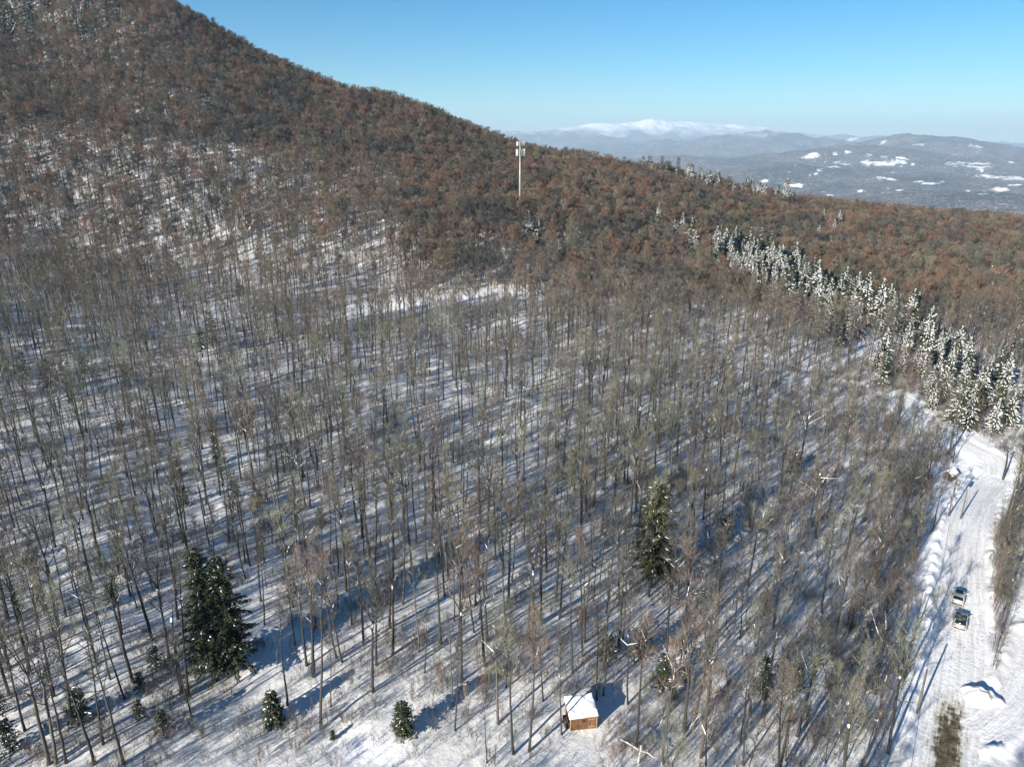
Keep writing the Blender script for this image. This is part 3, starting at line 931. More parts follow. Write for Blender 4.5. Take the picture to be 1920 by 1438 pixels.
# snow-laden spruces: a long band, the skyline clump, and strays
SNOWY = [conifer_meshes(dict(Ht=13, Rb=2.7, snow=0.8, bare=0.08, dens=1.15, pads=0.75, droop=0.42)),
         conifer_meshes(dict(Ht=15, Rb=2.9, snow=0.75, bare=0.1, dens=1.15, pads=0.8, droop=0.38)),
         conifer_meshes(dict(Ht=11, Rb=2.6, snow=0.8, bare=0.05, dens=1.15, pads=0.78, droop=0.3)),
         conifer_meshes(dict(Ht=14, Rb=2.4, snow=0.32, bare=0.08, dens=1.0, pads=0.85, droop=0.32))]
ORD = "zeroth first second third fourth fifth sixth seventh eighth ninth tenth eleventh twelfth thirteenth fourteenth fifteenth sixteenth seventeenth eighteenth nineteenth twentieth".split()
TENS = ["", "", "twenty", "thirty", "forty", "fifty", "sixty", "seventy", "eighty", "ninety"]
def ordinal(k):
    if k == 100: return "hundredth"
    if k > 100: return "hundred-and-" + ordinal(k - 100)
    if k <= 20: return ORD[k]
    if k % 10 == 0: return TENS[k // 10][:-1] + "ieth"
    return TENS[k // 10] + "-" + ORD[k % 10]

HOLD = []
def snowy_run(pts, n_, half, smin, scale, words, group, kinds=(0, 1, 2, 3)):
    """spruces strung along a line of pixels, told apart by their order along it"""
    L = np.array([(ray(q[0], 300)[0] / ray(q[0], 300)[1] * q[2], q[2]) if len(q) == 3 else at(*q)[:2] for q in pts]); seg = np.concatenate([[0], np.cumsum(np.hypot(*np.diff(L, axis=0).T))])
    got = []
    for _ in range(n_ * 30):
        if len(got) >= n_: break
        s_ = rnd(0, seg[-1]); cx = np.interp(s_, seg, L[:, 0]); cy = np.interp(s_, seg, L[:, 1])
        x_ = cx + rnd(-half, half); y_ = cy + rnd(-half * 1.6, half * 1.6)
        if SP_.ok(x_, y_, smin) and not blocked(x_, y_):
            SP_.put(x_, y_); got.append((s_, x_, y_))
    got.sort()
    for i, (s_, x_, y_) in enumerate(got):
        k = random.choice(kinds); sc = scale * rnd(0.78, 1.38)
        dd_ = math.hypot(x_, y_)
        if dd_ < 250: sc *= 0.74
        for back in (4, 8, 12, 16): HOLD.append((x_ * (1 - back / dd_), y_ * (1 - back / dd_)))
        place_conifer("snowy_spruce", SNOWY[k], (x_, y_, hz(x_, y_) - 0.2), (sc * 1.2 * rnd(.85, 1.2), sc * 1.2 * rnd(.85, 1.2), sc * rnd(.85, 1.1)), rnd(0, 6.28), words % ordinal(i + 1), "spruce", group)
    return got

band = snowy_run([(1300, 462), (1350, 490), (1400, 515), (1460, 545), (1520, 575), (1590, 605), (1650, 640), (1720, 680), (1790, 735), (1850, 775)], 120, 20, 3.0, 1.0,
                 "snow-laden spruce in the long white band, %s counting from the mast end", "snow-laden spruces of the long band")
snowy_run([(1350, 482), (1420, 515), (1500, 555), (1600, 590)], 76, 17, 2.9, 1.0, "snowy spruce crowded into the upper half of the white band, %s going down", "snowy spruces crowding the upper band")
snowy_run([(1800, 765), (1830, 790), (1850, 740), (1800, 700), (1770, 700)], 12, 8, 3.2, 0.95,
          "snow-laden spruce in the clump above the road bend, %s from its lower edge", "snow-laden spruces above the road bend")
snowy_run([(1155, 0, 612), (1210, 0, 610), (1280, 0, 606)], 15, 5, 3.6, 1.25,
          "pointed snowy spruce rising on the skyline ridge, %s from its higher end", "pointed spruces on the skyline", (3, 3, 0))
snowy_run([(1275, 0, 590), (1350, 0, 585), (1420, 0, 585), (1500, 0, 580)], 30, 9, 3.6, 1.25,
          "snow-crusted spruce just under the skyline, %s going down the ridge", "snow-crusted spruces under the skyline")
snowy_run([(10, 60), (60, 58), (120, 62), (170, 50), (220, 60), (262, 40)], 18, 14, 4.6, 1.4,
          "snow-dusted spruce near the hilltop, %s going towards the open sky", "snow-dusted spruces near the hilltop", (0, 3, 3))
snowy_run([(950, 420), (1000, 450), (985, 475)], 5, 4, 4.0, 0.9, "snowy spruce below the antenna mast, %s going down the slope", "snowy spruces below the mast")
snowy_run([(1560, 430), (1540, 460), (1580, 480)], 6, 7, 4.0, 0.9, "snowy spruce above the long white band, %s from its upper end", "snowy spruces above the band")
snowy_run([(1770, 500), (1830, 510), (1870, 540), (1910, 600)], 8, 10, 4.0, 0.9, "snowy spruce on the brown slope beyond the band, %s going down", "snowy spruces beyond the band")
for (px, py, k, sc, lab) in [
    (1475, 600, 2, 1.05, "broad snow-heaped spruce standing below the long white band"),
    (1690, 470, 0, 0.7, "lone snowy spruce among brown crowns far down the slope"),
    (1728, 455, 2, 0.6, "smaller lone snowy spruce near the valley edge"),
    (1530, 410, 2, 0.7, "small snowy spruce under the ridge where the wood turns brown"),
    (1655, 490, 2, 0.6, "little snowy spruce between brown crowns above the band's middle"),
    (330, 62, 3, 0.9, "snow-topped spruce close under the hill's outline"),
    (390, 215, 0, 1.0, "single snow-covered spruce in the brown slope of the hill"),
    (840, 232, 3, 0.9, "snow-streaked spruce just inside the hill's outline"),
    (625, 330, 0, 0.8, "snowy spruce in the middle of the red brown slope"),
    (745, 300, 3, 0.9, "dark snow-specked spruce high on the red brown slope"),
    (1902, 660, 1, 0.9, "snowy spruce close to the road bend beside brown crowns"),
]:
    x, y, z = con(px, py)
    place_conifer("snowy_spruce", SNOWY[k], (x, y, z - 0.2), sc, rnd(0, 6), lab, "spruce"); SP_.put(x, y)

# ------------------------------------------------------------------ bare trees
# bases read off the photograph (pixel x, pixel y, height or 0)
HAND = """14,1196 15,1161 42,1166 101,1305,20 139,1363 48,1373 90,1156 125,1156 167,1203,19 207,1274 235,1314 249,1282 286,1203 317,1234 334,1161 355,1307,19 195,1399
94,1436 107,1437 125,1434 232,1434 178,1436 246,1121,20 539,1323,15 603,1366,21 660,1173 683,1210 731,1178,19 757,1133 736,1227 786,1223 827,1210,19 642,1241 632,1236
706,1250 575,1250 588,1269 593,1180,19 862,1212,19 889,1189 914,1201 834,1119 870,1123 853,1373,12 934,1359,17 963,1417,17 992,1410,19 1053,1382,13 1119,1312,13 1131,1304,9
1093,1230 1098,1163,18 1049,1159 1043,1128 1013,1114,18 1159,1215,18 913,1436,9 1001,1265,12 1193,1403,18 1262,1314 1343,1189 1301,1361 1314,1420 1281,1375 1405,1345 1494,1380
1430,1349 1393,1436 39,1001 27,989 41,950 103,1026 102,1102 148,1037 156,975 173,863 193,910 162,883 259,866 229,948,21 294,953,20 256,973 301,925 290,997 246,1019 302,1028
344,1017 350,994 393,1023 400,982 430,1019 331,1115 287,1103 175,1106 418,915 48,908 120,975 299,856 35,1138 371,826 517,959,18 535,1003 554,990,20 581,953,20 626,896,19
642,878 680,1008,20 704,1042,18 731,946 767,915 811,1009,20 736,1012 567,1045 555,1066,9 539,1069,9 460,1056 469,1061 453,1068 490,1129 649,1108,18 450,848 701,903 608,927
825,929 419,915 497,1055 836,897 850,868 864,925 870,964 901,993,22 928,1049 969,967 983,890 989,1040,10 1024,970 1080,870 1114,947,19 1091,981 1153,932 1170,922 1135,899
1182,990,20 1127,1005 959,1090 896,1080 849,1030 1052,1106,20 1160,1124 1217,1119,19 893,1136 916,1019 945,1068 1024,1075 1249,894 1285,918 1298,953 1319,974 1354,960 1395,946
1462,946 1405,998 1531,993 1472,1061 1288,1099,16 1402,1099 1339,1059 1300,1010 1270,1130,17 1450,1180 1560,1240 1600,1180 1640,1100 1580,1060 1620,980 1690,980 1540,1150""".split()
for q in HOLD: SP_.put(*q)
trees = []      # x, y, height scale, form, hand-placed
for h in HAND:
    q = [float(v) for v in h.split(",")]
    x, y, z = at(q[0], q[1])
    hh_ = q[2] if len(q) > 2 and q[2] > 0 else rnd(14.5, 18.5)
    k = random.randrange(8) if hh_ > 13 else random.choice((2, 5, 7))
    trees.append((x, y, hh_ / FORM_H[k], k, True)); SP_.put(x, y)

mast_x, mast_y = 5.2, 400.0
mast_x = ray(975, 330)[0] / ray(975, 330)[1] * mast_y
SP_.put(mast_x, mast_y)
for ox_, oy_ in ((-2.5, -7), (2, -9), (0.3, -13), (4, -6), (-4.5, -11)):
    trees.append((mast_x + ox_, mast_y + oy_, 1.05, random.choice((8, 10)), False)); SP_.put(mast_x + ox_, mast_y + oy_)
def spacing_at(x, y):
    d = math.hypot(x, y)
    if y < 57 and -47 < x < 4: return 99.0
    if y < 57: return 10.0 if x > -75 else 6.5
    if in_thicket(x, y): return 5.8
    if d < 230: return 5.6
    if y < 330: return 5.0
    if x < -0.15 * y and y < 400: return 5.2
    if y < 400: return 4.8
    return 4.2 if y < 480 else 3.7

def clump(x, y):
    return 1.0 + 1.2 * float(vnoise(np.array([x / 19.0 + 3]), np.array([y / 19.0]))[0]) + 0.5 * float(vnoise(np.array([x / 7.0 + 9]), np.array([y / 7.0]))[0])
cand = 0
while cand < 75000:
    cand += 1
    u = RNG.random(2)
    y = -40 + 760 * u[0] ** 0.8
    x = (u[1] - 0.5) * 2 * (90 + 0.86 * max(y, 0))
    r_ = spacing_at(x, y) * rnd(0.6, 1.25) * (clump(x, y) if y < 300 else 1.0)
    if not SP_.ok(x, y, r_):
        continue
    if y < 235 and blocked(x, y, 1.0 if x < 66 else 0.3):
        continue
    if y >= 235 and any(in_poly(x, y, q) for q in OPEN[:3]):
        continue
    SP_.put(x, y)
    th = y < 240 and in_thicket(x, y)
    k = random.randrange(8) if not th else random.choice((2, 5, 5, 7))
    if rnd(0, 1) < float(sstep(255, 375, y + 0.10 * x + 40 * float(vnoise(np.array([x / 60.0]), np.array([y / 60.0]))[0]))):
        if not (x < -0.15 * y and y < 490 and rnd(0, 1) < 0.5): k = random.choice((8, 9, 10, 11))
    sc = rnd(0.78, 1.08) * (0.66 if th else 1.0) * (0.92 if y > 400 else 1.0)
    trees.append((x, y, sc, k, False))
for _ in range(9000):         # pole-sized stems between the older trunks
    u = RNG.random(2)
    y = 62 + 250 * u[0] ** 0.8; x = (u[1] - 0.5) * 2 * (50 + 0.82 * y)
    if RNG.random() < 0.75 - 0.9 * (clump(x, y) - 1.0) and SP_.ok(x, y, 2.9) and not blocked(x, y, 0.6):
        SP_.put(x, y); k = random.choice((5, 7, 2)); trees.append((x, y, rnd(0.5, 0.86), k, False))
for _ in range(26000):        # younger trees filling the gaps of the slope
    u = RNG.random(2)
    y = 300 + 390 * u[0]; x = (u[1] - 0.5) * 2 * (60 + 0.86 * y)
    if x < -0.15 * y and rnd(0, 1) > float(sstep(380, 540, y)) * 0.85 + 0.08: continue
    if SP_.ok(x, y, 2.7) and not any(in_poly(x, y, q) for q in OPEN[:3]):
        SP_.put(x, y); k = random.choice((8, 9, 10, 11)); trees.append((x, y, rnd(0.5, 0.78), k, False))
TX = np.array([t[0] for t in trees]); TY = np.array([t[1] for t in trees]); TZ = H(TX, TY)
THT = np.array([t[2] * FORM_H[t[3]] for t in trees])
bx, by, bd = project(TX, TY, TZ); cx_, cy_, cdp = project(TX, TY, TZ + THT * 0.8)
mxx, mxy, mdp = project(TX, TY, TZ + THT * 0.5)
size = np.where((mdp > 5) & (mxx > 5) & (mxx < 1915) & (mxy > 0) & (mxy < 1430), THT / np.maximum(mdp, 1), 0)
order = np.argsort(-size)
solo = [i for i in order[:294] if size[i] > 0]
solo_set = set(solo)
landmark("timber shed", *SHED); landmark("roadside pole", *at(1718, 1340)[:2]); landmark("parked cars", *at(1798, 1150)[:2]); landmark("open snow corner", *at(720, 1420)[:2])
landmark("snapped white trunk", *at(1197, 1436)[:2]); landmark("road bend", *at(1790, 960)[:2])

tone_h = {}
lab_count = {}
rows = []
for i in solo:
    ds = [(math.hypot(TX[i] - a, TY[i] - b), nm, a, b) for nm, a, b in LM]
    d, nm, a, b = min(ds)
    dx, dy = TX[i] - a, TY[i] - b
    side = ("beyond" if dy > 0 else "in front of") if abs(dy) > abs(dx) else ("to the right of" if dx > 0 else "to the left of")
    rows.append((nm, side, d, i))
rows.sort(key=lambda r: (r[0], r[1], r[2]))
labels = {}
for nm, side, d, i in rows:
    k = lab_count.get((nm, side), 0) + 1; lab_count[(nm, side)] = k
    kind_ = "slender" if trees[i][3] in (2, 5, 7) else ("forked" if trees[i][3] in (1, 3, 6) else "straight")
    labels[i] = "leafless %s hardwood, %s nearest %s the %s" % (kind_, ordinal(k), side, nm)

first = {}
for i in solo:
    x, y, sc, k, hand = trees[i]
    root = empty("bare_tree", (x, y, float(TZ[i])), rnd(0, 6.28))
    root.scale = (sc, sc, sc)
    tilt = Vector((0, 0, 1))
    root.rotation_euler = (rnd(-.065, .065), rnd(-.065, .065), rnd(0, 6.28))
    tag(root, labels[i], "tree", "leafless trees of the near wood")
    if k not in first:
        kids = []
        for nm, me in (("trunk", TRUNKS[k]), ("crown", CROWNS[k])):
            o = bpy.data.objects.new(nm, me); COL.objects.link(o); o.parent = root; kids.append(o)
        first[k] = kids
    else:
        for o in first[k]:
            c = o.copy(); COL.objects.link(c); c.parent = root

# ------------------------------------------------------------------ the rest of the wood and the undergrowth: masses
def scatter(name, pts, rot, scl, idx, coll, label):
    me = bpy.data.meshes.new(name)
    me.vertices.add(len(pts)); me.vertices.foreach_set("co", np.asarray(pts, np.float32).ravel())
    for nm, ty, data in (("rot", 'FLOAT_VECTOR', rot), ("scl", 'FLOAT_VECTOR', scl)):
        a = me.attributes.new(nm, ty, 'POINT'); a.data.foreach_set("vector", np.asarray(data, np.float32).ravel())
    a = me.attributes.new("pick", 'INT', 'POINT'); a.data.foreach_set("value", np.asarray(idx, np.int32))
    o = bpy.data.objects.new(name, me); COL.objects.link(o)
    ng = bpy.data.node_groups.new(name, 'GeometryNodeTree')
    ng.interface.new_socket("Geometry", in_out='INPUT', socket_type='NodeSocketGeometry')
    ng.interface.new_socket("Geometry", in_out='OUTPUT', socket_type='NodeSocketGeometry')
    N_ = ng.nodes; K = ng.links.new
    gi = N_.new("NodeGroupInput"); go = N_.new("NodeGroupOutput")
    ci = N_.new("GeometryNodeCollectionInfo"); ci.inputs["Collection"].default_value = coll
    ci.inputs["Separate Children"].default_value = True; ci.inputs["Reset Children"].default_value = True
    iop = N_.new("GeometryNodeInstanceOnPoints"); iop.inputs["Pick Instance"].default_value = True
    def attr(nm, ty):
        x_ = N_.new("GeometryNodeInputNamedAttribute"); x_.data_type = ty; x_.inputs["Name"].default_value = nm
        return x_.outputs["Attribute"]
    K(gi.outputs[0], iop.inputs["Points"]); K(ci.outputs[0], iop.inputs["Instance"])
    K(attr("pick", 'INT'), iop.inputs["Instance Index"])
    er = N_.new("FunctionNodeEulerToRotation"); K(attr("rot", 'FLOAT_VECTOR'), er.inputs[0]); K(er.outputs[0], iop.inputs["Rotation"])
    K(attr("scl", 'FLOAT_VECTOR'), iop.inputs["Scale"]); K(iop.outputs[0], go.inputs[0])
    md = o.modifiers.new("scatter", 'NODES'); md.node_group = ng
    tag(o, label, None, None, "stuff")
    return o

rest = [i for i in range(len(trees)) if i not in solo_set]
n_ = len(rest)
rot = np.stack([RNG.uniform(-.06, .06, n_), RNG.uniform(-.06, .06, n_), RNG.uniform(0, 6.28, n_)], -1)
s1 = np.array([trees[i][2] for i in rest])
wide = RNG.uniform(0.95, 1.3, n_) * np.where(TY[rest] > 380, 1.25, 1.0)
scatter("forest", np.stack([TX[rest], TY[rest], TZ[rest]], -1), rot, np.stack([s1 * wide, s1 * wide, s1], -1), [trees[i][3] for i in rest], protos,
        "leafless brown and grey wood covering the slope")

up = []; ui = []; us = []
def px_road(x, y):
    return float(np.hypot(ROAD[:, 0] - x, ROAD[:, 1] - y).min())
for _ in range(110000):
    u = RNG.random(2)
    y = 25 + 330 * u[0] ** 0.75
    x = (u[1] - 0.5) * 2 * (45 + 0.8 * y)
    th = y < 240 and in_thicket(x, y)
    dns = 0.30 + 0.9 * (vnoise(np.array([x / 14.0]), np.array([y / 14.0]))[0] + 0.25)
    if x > -10 + 0.1 * y: dns += 0.2
    if not th and RNG.random() > dns * (0.5 if y < 160 else 0.3): continue
    if th and RNG.random() > (0.42 if px_road(x, y) > 14 else 0.8): continue
    if blocked(x, y, 0.8): continue
    up.append((x, y))
    k = random.choice((6, 7, 0, 1, 2, 3, 4, 5, 3, 4, 5)) if th else random.choice((0, 1, 2, 3, 4, 5, 3, 5, 4, 3))
    ui.append(k); us.append(rnd(0.6, 1.15))
for q, cnt in ((THICKET[1], 1500), (THICKET[2], 420)):
    qa = np.array(q)
    for _ in range(cnt):
        x = rnd(qa[:, 0].min(), qa[:, 0].max()); y = rnd(qa[:, 1].min(), qa[:, 1].max())
        if in_poly(x, y, q) and not (np.hypot(ROAD[:, 0] - x, ROAD[:, 1] - y).min() < 3.9 or np.hypot(DRIVE[:, 0] - x, DRIVE[:, 1] - y).min() < 3.2 or np.hypot(UPPER[:, 0] - x, UPPER[:, 1] - y).min() < 4):
            up.append((x, y)); ui.append(random.choice((3, 4, 6, 7, 8, 0))); us.append(rnd(.5, 1.0))
# a few twigs poking through open snow near the clearing's edge
for _ in range(60):
    x, y, z = at(rnd(560, 1000), rnd(1385, 1437)); 
    if RNG.random() < 0.5: up.append((x, y)); ui.append(random.choice((0, 3, 4))); us.append(rnd(.3, .7))
U = np.array(up); us = np.array(us); UZ = H(U[:, 0], U[:, 1])
rot = np.stack([RNG.uniform(-.08, .08, len(U)), RNG.uniform(-.08, .08, len(U)), RNG.uniform(0, 6.28, len(U))], -1)
scatter("undergrowth", np.stack([U[:, 0], U[:, 1], UZ], -1), rot, np.stack([us, us, us], -1), ui, under, "thin grey saplings and twiggy brush over the snow")

# ------------------------------------------------------------------ snow-limbed and snapped trees
m_white = plain("frosted_bark", (0.62, 0.61, 0.58), 0.8, 0, 0.2, 2.0)
def snow_limbed(px, py, Ht, label, nl=5, lean=0.1):
    x, y, z = at(px, py)
    root = empty("snow_limbed_tree", (x, y, z), rnd(0, 6)); tag(root, label, "tree", "pale trees with snow on their limbs")
    T = MB(); Cn = MB()
    pts = bend(Vector((0, 0, -.5)), Vector((lean, 0, 1)), Ht * 0.7, 7, 0.02, 0.05)
    T.tube(pts, [0.24 - 0.017 * i for i in range(8)], 7)
    T.build("trunk", m_bark, root, True)
    for k in range(nl):
        q, d = along(pts, 0.7 + 0.3 * k / nl)
        a = k * 2.4 + rnd(-.4, .4)
        L = bend(q, Vector((math.cos(a), math.sin(a), rnd(.25, .8))), Ht * rnd(.22, .36), 6, 0.02, 0.17)
        Cn.tube(L, [0.075, 0.065, 0.055, 0.045, 0.035, 0.022, 0.01], 6, 1 if k % 2 == 0 else 0, False)
        for j in range(4):
            q2, d2 = along(L, rnd(.3, .95)); L2 = bend(q2, side_dir(d2, R(rnd(30, 60))), rnd(1.2, 2.6), 4, 0.05, 0.15)
            Cn.tube(L2, [0.036, 0.03, 0.024, 0.016, 0.007], 5, 0, False)
            for t_ in range(14):
                q3, d3 = along(L2, rnd(.2, 1)); Cn.spike(q3, q3 + side_dir(d3, R(rnd(20, 50))) * rnd(.5, 1.2), .012, 2)
    Cn.build("crown", [m_bark, m_white, m_twig], root, True)
for px, py, hh_, lab in [
    (1262, 1316, 9, "short snapped stem with snowy fork in front of the dark evergreen"),
    (1530, 1010, 18, "wide tree with long snow-white limbs in the middle of the thicket"),
    (1640, 1300, 14, "tree with one level snow-white limb near the roadside ditch"),
    (574, 958, 17, "tree topped by a star of bare white limbs on the mid slope"),
    (916, 1000, 18, "tall old tree with a white crook at mid trunk"),
    (1500, 870, 17, "frosted tree with white forks at the thicket's upper edge"),
    (795, 760, 17, "pale leaning tree on the open slope below the snow track"),
    (660, 770, 15, "tree with thick white limb scars below the large uphill hemlock"),
    (1880, 900, 11, "snowy limbs hanging over the far side of the road bend"),
    (1872, 800, 15, "white-limbed dead tree rising above the road bend"),
    (340, 1300, 15, "leaning tree with white shoulders beside the big twin-topped spruce"),
    (1350, 740, 15, "frosted tree with pale crown in the central wood"),
    (395, 345, 20, "bare white snag standing out of the dark upper slope")]:
    snow_limbed(px, py, hh_, lab)

# snapped white trunk at the bottom edge
x, y, z = at(1196, 1434)
root = empty("snapped_trunk", (x, y, z - .4)); tag(root, "snow-white snapped trunk with crossed limbs at the bottom edge", "dead tree")
B = MB(); B.tube([Vector((0, 0, -.3)), Vector((.05, 0, 1.2)), Vector((.25, .1, 2.7))], [.15, .13, .10], 7); B.build("trunk", m_white, root, True)
B = MB()
B.tube([Vector((.2, .05, 2.0)), Vector((-.5, .4, 2.25)), Vector((-1.2, .7, 2.5)), Vector((-1.9, .9, 2.7))], [.10, .09, .07, .03], 6)
B.tube([Vector((.2, .05, 2.0)), Vector((.9, -.1, 1.95)), Vector((1.4, -.3, 1.6)), Vector((2.2, -.3, 1.45))], [.09, .07, .055, .02], 6)
B.build("limb", m_white, root, True)

# ------------------------------------------------------------------ timber shed
def wood_planks(name, c0, c1, vertical=True):
    m, n, p = mat(name)
    tc = node(n, "ShaderNodeTexCoord").outputs["Object"]
    mp = node(n, "ShaderNodeMapping"); n.links.new(tc, mp.inputs[0]); mp.inputs["Scale"].default_value = (1, 1, 0.15) if vertical else (0.15, 0.15, 1)
    f = noise(n, mp.outputs[0], 9, 5, 0.7)
    n.links.new(ramp(n, f, [(0.3, c0), (0.65, c1)]), p.inputs["Base Color"]); p.inputs["Roughness"].default_value = 0.8
    bump(n, p, f, 0.5, 0.02)
    return m
m_plank = wood_planks("weathered_planks", (0.05, 0.024, 0.012), (0.19, 0.09, 0.04))
m_door = wood_planks("door_planks", (0.09, 0.045, 0.02), (0.23, 0.125, 0.055))
m_trim = wood_planks("pale_trim", (0.20, 0.12, 0.06), (0.38, 0.26, 0.14))
m_dark = plain("dark_opening", (0.012, 0.012, 0.012), 0.4)
yaw = R(9)
x, y, z = SHED[0], SHED[1], hz(*SHED) - 0.05
W_, D_, HF, HB = 2.9, 2.4, 1.75, 2.15
shed = empty("timber_shed", (x, y, z), yaw); tag(shed, "small brown plank shed with a thick snow roof among bare trees", "shed")
# four plank walls, board by board
def wall(ax, ay, bx_, by_, ha, hb, skip=None):
    B = MB(); L = math.hypot(bx_ - ax, by_ - ay); n__ = int(L / 0.17); ang = math.atan2(by_ - ay, bx_ - ax)
    for i in range(n__):
        t = (i + .5) / n__; hh__ = ha + (hb - ha) * t - rnd(0, .03); t0 = t * L
        zz0 = -0.3 + rnd(0, .02)
        off = rnd(-.008, .008)
        cx2, cy2 = ax + (bx_ - ax) * t - math.sin(ang) * off, ay + (by_ - ay) * t + math.cos(ang) * off
        if skip and skip[0] < t0 < skip[1]:
            B.box((cx2, cy2, (zz0 + skip[2]) / 2), (L / n__ - .012, .035, skip[2] - zz0), ang)
            B.box((cx2, cy2, (hh__ + skip[3]) / 2), (L / n__ - .012, .035, hh__ - skip[3]), ang)
        else:
            B.box((cx2, cy2, (zz0 + hh__) / 2), (L / n__ - .012, .035, hh__ - zz0), ang)
    return B.build("wall", m_plank, shed)
wall(-W_ / 2, -D_ / 2, W_ / 2, -D_ / 2, HF, HF, (1.28, 1.66, .98, 1.38))
wall(-W_ / 2 + .05, D_ / 2, W_ / 2 - .05, D_ / 2, HB, HB)
wall(-W_ / 2, -D_ / 2 + .05, -W_ / 2, D_ / 2, HF, HB)
wall(W_ / 2, -D_ / 2 + .05, W_ / 2, D_ / 2, HF, HB)
B = MB()
for sx_ in (-1, 1):
    for sy_, hh__ in ((-1, HF), (1, HB)):
        B = MB(); B.box((sx_ * (W_ / 2 + .03), sy_ * (D_ / 2 + .03), hh__ / 2 - .12), (.11, .11, hh__ + .1)); B.build("corner_post", m_trim, shed, bevel=.008)
B = MB(); B.box((0, 0, 0.0), (W_ - .1, D_ - .1, .3)); B.build("floor", m_trim, shed)
B = MB()
for i in range(6):
    B.box((0.58 + i * .135, -D_ / 2 - .045, .78), (.125, .04, 1.52))
d_ = B.build("door", m_door, shed)
B = MB(); B.box((0.68, -D_ / 2 - .08, .85), (.05, .05, .16)); B.build("handle", m_dark, d_)
for q in (.35, 1.35):
    B = MB(); B.box((0.90, -D_ / 2 - .075, q), (.80, .03, .1)); B.build("brace", m_trim, d_)
B = MB(); B.box((0.02, -D_ / 2 - .022, 1.18), (.40, .02, .42)); wn = B.build("window", m_dark, shed)
B = MB()
for c_, s_ in (((0.02, .965), (.47, .05)), ((0.02, 1.395), (.47, .05)), ((-.20, 1.18), (.05, .378)), ((.24, 1.18), (.05, .378)), ((.02, 1.18), (.03, .376))):
    B.box((c_[0], -D_ / 2 - .035, c_[1]), (s_[0], .04, s_[1]))
B.build("frame", m_plank, wn)
# single-pitch roof and the snow on it
sl_ = math.atan2(HB - HF, D_)
def slab(B, w2, d2, t0, t1, sub, puff):
    nx, ny = sub
    vs = []; fs = []
    for k in (0, 1):
        for i in range(nx + 1):
            for j in range(ny + 1):
                u, v = i / nx * 2 - 1, j / ny * 2 - 1
                X, Y = u * w2, v * d2
                zz = (HF + HB) / 2 + Y * math.tan(sl_) + (t0 if k == 0 else t0 + t1 * (1 - puff * max(abs(u) ** 6, abs(v) ** 6)) + (puff > 0) * 0.05 * math.sin(u * 3 + v * 4))
                if k == 1 and puff:
                    X *= 0.985; Y *= 0.985
                vs.append((X, Y, zz))
    m__ = (nx + 1) * (ny + 1)
    I = lambda k, i, j: k * m__ + i * (ny + 1) + j
    for i in range(nx):
        for j in range(ny):
            fs.append((I(0, i, j), I(0, i, j + 1), I(0, i + 1, j + 1), I(0, i + 1, j)))
            fs.append((I(1, i, j), I(1, i + 1, j), I(1, i + 1, j + 1), I(1, i, j + 1)))
    for i in range(nx):
        fs.append((I(0, i, 0), I(0, i + 1, 0), I(1, i + 1, 0), I(1, i, 0))); fs.append((I(0, i + 1, ny), I(0, i, ny), I(1, i, ny), I(1, i + 1, ny)))
    for j in range(ny):
        fs.append((I(0, 0, j + 1), I(0, 0, j), I(1, 0, j), I(1, 0, j + 1))); fs.append((I(0, nx, j), I(0, nx, j + 1), I(1, nx, j + 1), I(1, nx, j)))
    B.add(vs, fs)
B = MB(); slab(B, W_ / 2 + .20, D_ / 2 + .25, .02, .06, (1, 1), 0); rf = B.build("roof", m_trim, shed)
B = MB(); slab(B, W_ / 2 + .2, D_ / 2 + .25, .083, .21, (26, 24), 0.55)
B.v = [(vx + 0.10 * float(fbm(np.array([vx + 5]), np.array([vy]), .9, 3)[0]), vy + 0.12 * float(fbm(np.array([vx]), np.array([vy + 9]), .8, 3)[0]), vz + (0.16 * float(fbm(np.array([vx]), np.array([vy]), .8, 3)[0]) if q_ >= len(B.v) // 2 else 0)) for q_, (vx, vy, vz) in enumerate(B.v)]
B.build("snow_cap", m_load, shed, True)
# lean-to post and stacked wood on the near side wall
stack = empty("firewood_stack", (x - (W_ / 2 + .35) * math.cos(yaw), y - (W_ / 2 + .35) * math.sin(yaw), z), yaw); tag(stack, "low dark stack of firewood against the shed's side wall", "firewood")
for i in range(7):
    for j in range(5):
        B = MB(); B.tube([Vector((-.2, -.9 + i * .2 + (j % 2) * .1, .1 + j * .16)), Vector((.22, -.9 + i * .2 + (j % 2) * .1, .1 + j * .16))], [.085, .085], 7); B.build("log", m_bark, stack)

